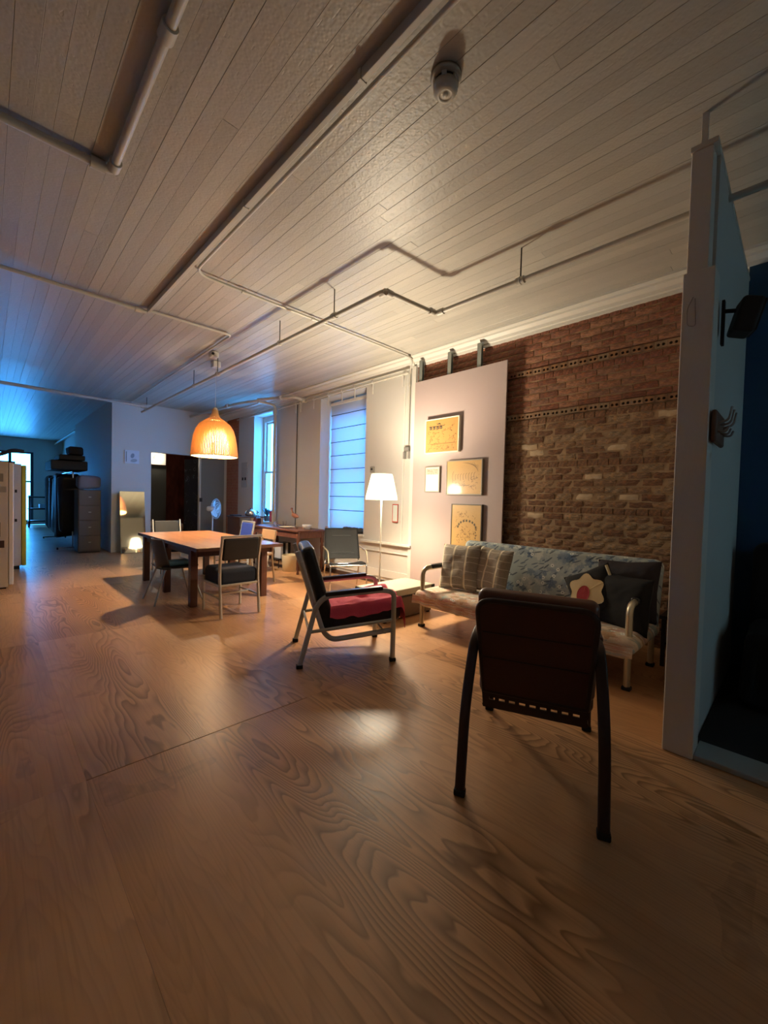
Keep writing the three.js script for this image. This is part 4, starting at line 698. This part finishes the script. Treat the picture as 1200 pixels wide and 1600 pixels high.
// ---------------------------------------------------------------- desk corner
{
  const t = thing('writing_desk', 'old brown wooden desk with turned legs against the window wall', 'desk');
  const x0 = 3.9, x1 = 4.53, z0 = -7.88, z1 = -6.12;
  part('top', B(x0, x1, 0.755, 0.785, z0, z1, 0.006), deskWood, t);
  part('apron', merge([B(x0 + 0.04, x0 + 0.06, 0.64, 0.755, z0 + 0.08, z1 - 0.08), B(x1 - 0.06, x1 - 0.04, 0.64, 0.755, z0 + 0.08, z1 - 0.08), B(x0 + 0.06, x1 - 0.06, 0.64, 0.755, z1 - 0.07, z1 - 0.05), B(x0 + 0.06, x1 - 0.06, 0.64, 0.755, z0 + 0.05, z0 + 0.07)]), deskWood, t);
  for (const x of [x0 + 0.06, x1 - 0.06]) for (const z of [z0 + 0.07, z1 - 0.07]) part('leg', lathe([[0, 0], [0.022, 0], [0.026, 0.03], [0.016, 0.06], [0.028, 0.09], [0.03, 0.2], [0.02, 0.3], [0.034, 0.46], [0.024, 0.53], [0.036, 0.56], [0.036, 0.76], [0, 0.76]], 18).translate(x, 0, z), deskWood, t);
  const br = thing('bird_figure', 'carved wooden shore bird standing on a thin rod on the desk', 'figurine', [4.16, 0.785, -6.62]);
  part('stand', cyl(0.05, 0.045, 0.02, 20), deskWood, br); part('rod', cyl(0.004, 0.004, 0.18, 8, 0, 0.02, 0), M.darkMetal, br);
  const body = T(new THREE.SphereGeometry(0.06, 20, 14), 0, 0, 0); { const p = body.attributes.position; for (let i = 0; i < p.count; i++) { const z = p.getZ(i), k = z > 0 ? 1 - z * 6 : 1; p.setXYZ(i, p.getX(i) * 0.7 * Math.max(0.25, k), p.getY(i) * 0.75 * Math.max(0.3, k) - z * 0.35, z * 1.9); } body.computeVertexNormals(); body.translate(0, 0.24, 0); }
  part('body', body, mat('#8a5540', 0.55), br); part('neck_and_head', merge([tube([V(0, 0.27, -0.07), V(0, 0.33, -0.12), V(0, 0.36, -0.12)], 0.016, 0.04, 10), T(new THREE.SphereGeometry(0.022, 14, 10), 0, 0.365, -0.125)]), mat('#8a5540', 0.55), br); part('beak', T(new THREE.ConeGeometry(0.006, 0.08, 8), 0, 0.355, -0.18, -1.7), M.darkMetal, br);
  const gl = phys('#ffffff', 0.02, { transmission: 1, thickness: 0.003, ior: 1.45 });
  const glass = (x, z, r, h, label, g) => { const o = single('drinking_glass', lathe([[0, 0], [r * 0.85, 0], [r, h], [r - 0.003, h], [r * 0.85 - 0.003, 0.006], [0, 0.006]], 24), gl, label, 'glass', [x, 0.786, z], 0, g); return o; };
  glass(4.22, -7.42, 0.038, 0.1, 'clear drinking glass on the desk beside the shallow dish', 'glasses on the desk'); glass(4.12, -7.28, 0.036, 0.09, 'clear drinking glass on the desk beside the shallow dish', 'glasses on the desk'); glass(4.25, -7.15, 0.036, 0.11, 'clear drinking glass on the desk beside the shallow dish', 'glasses on the desk');
  single('shallow_dish', lathe([[0, 0], [0.1, 0], [0.16, 0.018], [0.155, 0.022], [0.1, 0.006], [0, 0.006]], 36), mat('#cfc4ae', 0.4), 'shallow pale dish under the bird figure on the desk', 'dish', [4.14, 0.786, -6.86]);
  single('white_bowl', lathe([[0, 0], [0.05, 0], [0.085, 0.05], [0.09, 0.085], [0.085, 0.085], [0.078, 0.05], [0.045, 0.008], [0, 0.008]], 32), mat('#d5d2cc', 0.35), 'round white bowl on the near end of the desk', 'bowl', [4.25, 0.786, -6.36]);
  single('candle_stub', cyl(0.03, 0.03, 0.07, 18), mat('#caa59a', 0.6), 'short pink candle on the window sill by the desk', 'candle', [4.66, 0.766, -6.3]);
  single('table_runner', sheet((u, v) => V(mix(3.93, 4.4, u), 0.789 + 0.001 * fbm(u * 9, v * 9, 1, 2), mix(-7.86, -7.45, v)), 8, 8, 0.003), mat('#8e96c4', 0.7), 'pale violet cloth at the far end of the desk', 'cloth');
  const pu = thing('handbag', 'glossy dark plum handbag at the far end of the desk', 'bag', [3.98, 0.792, -7.76], 0.4);
  part('body', lumpy(new RoundedBoxGeometry(0.17, 0.15, 0.1, 5, 0.045), 0.006, 12, 2).translate(0, 0.075, 0), mat('#3b1526', 0.3), pu); part('handle', tube([V(-0.05, 0.13, 0), V(-0.04, 0.2, 0), V(0.04, 0.2, 0), V(0.05, 0.13, 0)], 0.008, 0.04, 8), mat('#3b1526', 0.3), pu);
}
{
  const t = thing('low_cabinet', 'small brown open cabinet with a pale side beyond the desk', 'cabinet', [4.2, 0, -8.75]);
  const w = mat('#c2a183', 0.5), d = mat('#4d3327', 0.5);
  part('side_panel', B(0.26, 0.28, 0, 0.9, -0.3, 0.3, 0.003), w, t); part('side_panel', B(-0.28, -0.26, 0, 0.9, -0.3, 0.3, 0.003), d, t); part('end_panel', B(-0.02, 0.26, 0, 0.9, 0.28, 0.3, 0.003), w, t, 'pale wooden end');
  part('top', B(-0.3, 0.3, 0.9, 0.925, -0.32, 0.32, 0.004), d, t); for (const y of [0.05, 0.35, 0.65]) part('shelf', B(-0.26, 0.26, y, y + 0.02, -0.29, 0.28), d, t);
  const k = thing('steel_kettle', 'round polished steel pot with a black knob on the low cabinet', 'kettle', [4.28, 0.925, -8.66]);
  part('pot', lathe([[0, 0], [0.1, 0], [0.125, 0.03], [0.12, 0.1], [0.08, 0.15], [0, 0.16]], 32), M.chrome, k); part('knob', T(new THREE.SphereGeometry(0.018, 12, 8), 0, 0.175, 0), M.black, k); part('handle', tube([V(0.1, 0.06, 0.05), V(0.16, 0.08, 0.07), V(0.12, 0.12, 0.05)], 0.01, 0.03, 8), M.black, k);
  single('flat_tray', rbox(0.2, 0.03, 0.2, 0.01), M.black, 'flat black case on the low cabinet', 'case', [4.02, 0.94, -8.85]);
}
{
  const t = thing('pedestal_fan', 'white pedestal fan standing before the grey sliding door', 'fan', [3.8, 0, -9.6], 0.7);
  const w = mat('#c6c8c8', 0.45);
  part('base', lathe([[0, 0], [0.2, 0], [0.19, 0.02], [0.04, 0.05], [0, 0.05]], 32), w, t); part('pole', cyl(0.018, 0.014, 0.95, 14, 0, 0.04, 0), w, t); part('motor', T(squab(0.12, 0.12, 0.2, 0.05, 0.001), 0, 1.06, -0.04), w, t);
  const c = part('guard', merge([...[0.1, 0.15, 0.2, 0.23].map((r) => T(new THREE.TorusGeometry(r, 0.004, 5, 40), 0, 1.06, 0.12 - (r - 0.1) * 0.25)), ...Array.from({ length: 20 }, (_, i) => tube([V(0, 1.06, 0.14), V(0.23 * Math.cos(i * 0.314), 1.06 + 0.23 * Math.sin(i * 0.314), 0.07)], 0.002, 0.02, 5))]), w, t);
  for (let i = 0; i < 3; i++) part('blade', T(sheet((u, v) => { const a = (v - 0.5) * 1.3 + i * 2.094, r = mix(0.03, 0.19, u); return V(r * Math.cos(a), 1.06 + r * Math.sin(a), 0.08 + (v - 0.5) * 0.05); }, 8, 8, 0.003), 0, 0, 0), mat('#aeb4b8', 0.4), t);
}
{
  const t = thing('white_bench', 'low table with white top and carved white leg under the desk', 'table', [3.72, 0, -7.42]);
  const w = mat('#cfc8bd', 0.4);
  part('top', T(rbox(0.5, 0.035, 0.55, 0.008), 0, 0.445, 0), mat('#d6d3cf', 0.3), t); part('apron', T(rbox(0.44, 0.06, 0.49, 0.004), 0, 0.4, 0), mat('#6a4a3c', 0.5), t);
  for (const x of [-0.19, 0.19]) for (const z of [-0.21, 0.21]) part('leg', sweep([V(x * 0.9, 0.4, z * 0.9), V(x, 0.33, z), V(x * 1.05, 0.2, z * 1.05), V(x * 0.98, 0.08, z * 0.98), V(x * 1.1, 0.0, z * 1.1)].map((p) => p), ring(0.03, 10)), w, t);
  single('waste_basket', lathe([[0, 0], [0.15, 0], [0.165, 0.3], [0.158, 0.3], [0.144, 0.01], [0, 0.01]], 36), mat('#d4c6a4', 0.6), 'cream round waste basket under the desk', 'basket', [4.08, 0, -6.62]);
  for (let i = 0; i < 4; i++) single('ring_binder', T(rbox(0.05, 0.3, 0.24, 0.003), 0, 0.15, 0), i % 2 ? M.black : mat('#b9bcc4', 0.5), i % 2 ? 'black ring binder standing beside the waste basket' : 'pale grey ring binder standing beside the waste basket', 'binder', [4.1 + i * 0.056, 0.18, -7.1], 0, i % 2 ? 'black binders under the desk' : 'grey binders under the desk');
  const sb = thing('binder_stool', 'dark low stool holding the ring binders under the desk', 'stool', [4.18, 0, -7.1]); part('top', T(rbox(0.34, 0.02, 0.28, 0.003), 0, 0.169, 0), M.black, sb); for (const x of [-0.14, 0.14]) for (const z of [-0.11, 0.11]) part('leg', cyl(0.01, 0.01, 0.16, 8, x, 0, z), M.black, sb);
}
{ // window sills
  const g1 = mat('#27464f', 0.6), g2 = mat('#b0475a', 0.5);
  const t = thing('potted_plant', 'dark leafy plant in a small pot on the far window sill', 'plant', [4.72, 0.806, -8.72]);
  part('pot', lathe([[0, 0], [0.06, 0], [0.08, 0.12], [0.07, 0.12], [0.05, 0.01], [0, 0.01]], 24), mat('#5c4a40', 0.7), t);
  for (let i = 0; i < 9; i++) { const a = i * 2.4, r = 0.06 + 0.1 * hash(i, 2, 3), y = 0.2 + 0.16 * hash(i, 5, 1); part('leaf', sheet((u, v) => { const k = Math.sin(u * Math.PI) * 0.03; return V(Math.cos(a) * r * u - Math.sin(a) * k * (v - 0.5) * 2, 0.1 + y * u - 0.05 * u * u, Math.sin(a) * r * u + Math.cos(a) * k * (v - 0.5) * 2); }, 8, 3, 0.002), g1, t); }
  single('red_canister', lathe([[0, 0], [0.075, 0], [0.08, 0.02], [0.08, 0.22], [0.06, 0.25], [0, 0.25]], 28), g2, 'rose red canister on the far window sill', 'canister', [4.7, 0.806, -8.42]);
  const shoe = (x, z, turn, label) => { const s = thing('dark_shoe', label, 'shoe', [x, 0.766, z], turn, 'shoes on the nearer window sill'); const sole = new THREE.Shape(); sole.absellipse(0, 0, 0.045, 0.13, 0, Math.PI * 2); part('sole', T(new THREE.ExtrudeGeometry(sole, { depth: 0.018, bevelEnabled: false, curveSegments: 16 }), 0, 0, 0, -Math.PI / 2), M.rubber, s); part('upper', T(lumpy(new THREE.SphereGeometry(1, 18, 12), 0.03, 3).scale(0.044, 0.05, 0.12), 0, 0.045, 0), mat('#2e2b2b', 0.55), s); part('collar', T(new THREE.TorusGeometry(0.034, 0.012, 8, 18), 0, 0.085, -0.06, 1.45), mat('#3c3836', 0.6), s); };
  for (const [x, z, a] of [[4.7, -5.32, 1.5], [4.7, -5.5, 1.7], [4.69, -5.7, 1.4]]) shoe(x, z, a, 'dark low shoe in the row on the sill below the blind');
}

// ---------------------------------------------------------------- left: fridge, cabinet, corridor things
{
  const t = thing('white_cabinet', 'tall white cabinet with stickers on its end at the kitchen side', 'cabinet', [-0.06, 0, -7.95]);
  part('body', B(-0.35, 0.29, 0.02, 1.75, -0.3, 0.33, 0.008), mat('#b5a797', 0.5), t); part('door', B(0.292, 0.345, 0.05, 1.74, -0.3, 0.335, 0.01), mat('#cfc9c0', 0.4), t, 'white door edge'); part('plinth', B(-0.33, 0.27, 0, 0.022, -0.28, 0.31), M.black, t);
  const st = (name, x, y, w, h, c, l) => part(name, T(rbox(w, h, 0.004, 0.001), x, y, 0.332), mat(c, 0.5), t, l);
  st('sticker', 0.14, 1.53, 0.2, 0.11, '#77706a', 'grey oval sticker'); st('sticker', 0.2, 1.37, 0.14, 0.08, '#8b847c'); st('sticker', 0.2, 0.62, 0.1, 0.1, '#3a211c', 'dark square sticker'); st('sticker', 0.2, 0.82, 0.02, 0.2, '#2a211d'); st('sticker', 0.16, 1.38, 0.07, 0.04, '#c4bdb2');
  const f = thing('yellow_fridge', 'old fridge with white side and mustard yellow door beyond the cabinet', 'fridge', [0.1, 0, -9.75]);
  part('body', B(-0.3, 0.35, 0.06, 1.82, -0.3, 0.33, 0.01), mat('#bdbcc0', 0.45), f); part('door', B(0.352, 0.415, 0.06, 1.8, -0.3, 0.34, 0.012), mat('#b0a52f', 0.45), f, 'mustard yellow door'); part('foot', B(-0.28, 0.33, 0, 0.06, -0.28, 0.3), M.black, f);
  for (const y of [0.85, 1.35]) part('magnet', T(rbox(0.03, 0.05, 0.01, 0.003), 0.28, y, 0.336), M.black, f);
  const l = thing('curved_ornament', 'dark curved thing standing on top of the yellow fridge', 'ornament', [0.1, 1.82, -9.75]);  // dark curved object, gives no light
  part('arc', sweep(bend([V(-0.2, 0.02, 0), V(-0.15, 0.12, 0), V(0.1, 0.16, 0), V(0.25, 0.26, 0), V(0.4, 0.24, 0)], 0.1), slab(0.03, 0.015, 0.5)), M.black, l); part('foot', B(-0.22, 0.28, 0, 0.05, -0.1, 0.1, 0.01), M.black, l);
}
{
  const t = thing('filing_cabinet', 'tall brown four drawer cabinet beside the corridor wall corner', 'cabinet', [1.69, 0, -11.5]);
  const b = mat('#4b4039', 0.5);
  part('body', B(-0.21, 0.21, 0.03, 1.42, -0.3, 0.28, 0.006), b, t); part('plinth', B(-0.2, 0.2, 0, 0.03, -0.28, 0.26), M.black, t);
  for (let i = 0; i < 4; i++) { const d = part('drawer', B(-0.195, 0.195, 0.06 + i * 0.34, 0.38 + i * 0.34, 0.282, 0.3, 0.004), mat('#544841', 0.5), t); part('handle', T(rbox(0.05, 0.02, 0.02, 0.005), 0, 0.24 + i * 0.34, 0.31), M.steel, d); }
  single('stuffed_bag', lumpy(new RoundedBoxGeometry(0.42, 0.3, 0.4, 5, 0.08), 0.03, 7, 6), mat('#6d6a70', 0.55), 'bulging grey plastic bag on top of the brown drawer cabinet', 'bag', [1.69, 1.6, -11.42]);
  const r = thing('clothes_rack', 'steel clothes rack hung with black garment bags in the corridor', 'clothes rack', [1.48, 0, -13.7]);
  part('frame', merge([tube([V(0.02, 0.02, 1.55), V(0.02, 1.85, 1.55), V(0.02, 1.85, -1.6), V(0.02, 0.02, -1.6)], 0.016, 0.06), tube([V(-0.25, 0.04, 1.55), V(0.25, 0.04, 1.55)], 0.014, 0.02), tube([V(-0.25, 0.04, -1.6), V(0.25, 0.04, -1.6)], 0.014, 0.02)]), M.chrome, r);
  for (const x of [-0.25, 0.25]) for (const z of [1.55, -1.6]) part('caster', T(cyl(0.028, 0.028, 0.03, 14), x, 0.028, z, 0, 0, 1.57), M.rubber, r);
  for (let i = 0; i < 7; i++) { const z = -12.3 - i * 0.42; const g = lumpy(new RoundedBoxGeometry(0.5, 1.35 + 0.2 * hash(i, 4, 4), 0.36, 5, 0.1), 0.045, 4, i * 9); single('garment_bag', g, mat(['#101116', '#16161c', '#0d0e12'][i % 3], 0.42), 'black garment bag hanging on the corridor clothes rack', 'garment bag', [1.48, 1.06 - (i % 2) * 0.04, z], 0, 'garment bags on the rack'); }
  single('equipment_case', rbox(0.7, 0.22, 1.3, 0.02, 2), M.black, 'long black case lying across the top of the clothes rack', 'case', [1.45, 2.0, -12.9]);
  single('equipment_case', rbox(0.5, 0.12, 1.0, 0.02, 2), mat('#1b1a1e', 0.6), 'flat dark case stacked on the long black case', 'case', [1.52, 2.2, -12.9]);
  single('equipment_case', lumpy(new RoundedBoxGeometry(0.3, 0.2, 0.4, 4, 0.05), 0.02, 8), mat('#222024', 0.7), 'soft dark bundle topping the stacked cases', 'bundle', [1.6, 2.375, -12.7]);
}
{
  const t = thing('tea_trolley', 'dark two tier trolley by the far corridor window', 'trolley', [1.55, 0, -20.2]);
  for (const x of [-0.36, 0.36]) for (const z of [-0.2, 0.2]) { part('post', cyl(0.018, 0.018, 1.15, 10, x, 0.06, z), M.darkMetal, t); part('caster', T(cyl(0.05, 0.05, 0.03, 14), x, 0.05, z, 0, 0, 1.57), M.rubber, t); }
  for (const y of [0.22, 0.68, 1.12]) part('shelf', B(-0.4, 0.4, y, y + 0.05, -0.24, 0.24, 0.008), M.darkMetal, t);
  single('paper_stack', T(lumpy(rbox(0.3, 0.16, 0.3, 0.01), 0.02, 9), 0, 0.08, 0), mat('#a9c3d6', 0.6), 'pale stack of papers on the trolley middle shelf', 'papers', [1.62, 0.73, -20.2]);
}
{ // back room through the doorway
  single('grey_screen', B(3.05, 3.82, 0.01, 2.2, -13.2, -13.1, 0.004), mat('#3c3d3c', 0.6), 'flat dark grey screen inside the back room', 'screen');
  single('pale_panel', B(3.05, 3.78, 2.22, 2.95, -13.12, -13.02, 0.004), mat('#d9d4cc', 0.6), 'pale lit panel above the dark grey screen', 'screen');  // plain pale panel, nothing is projected on it
  const t = thing('day_bed', 'low bed with a patterned mattress in the back room', 'bed', [3.4, 0, -12.3]);
  part('mattress', squab(0.9, 0.2, 1.3, 0.06, 0.006, 3).translate(0, 0.5, 0), mat('#ffffff', 0.85, { map: floral('#a58a78', ['#7a5a4a', '#b99b86', '#8a4f40'], 160, 23, ['#4a342c']) }), t); part('frame', B(-0.44, 0.44, 0.28, 0.4, -0.64, 0.64, 0.008), redWood, t);
  for (const x of [-0.4, 0.4]) for (const z of [-0.6, 0.6]) part('leg', B(x - 0.03, x + 0.03, 0, 0.28, z - 0.03, z + 0.03), redWood, t);
}
{ // dark side room
  const t = thing('draped_couch', 'black draped couch against the blue wall of the side room', 'couch', [4.05, 0, 0.55]);
  part('seat', squab(0.9, 0.5, 1.6, 0.1, 0.02, 5).translate(0.0, 0.27, 0), mat('#0f0f11', 0.8), t); part('backrest', squab(0.3, 0.85, 1.6, 0.1, 0.02, 8).translate(0.36, 0.66, 0), mat('#0f0f11', 0.8), t);
  for (const x of [-0.38, 0.38]) for (const z of [-0.7, 0.7]) part('foot', cyl(0.025, 0.025, 0.03, 10, x, 0.02, z), M.rubber, t);
}
renderer.render(scene, camera);
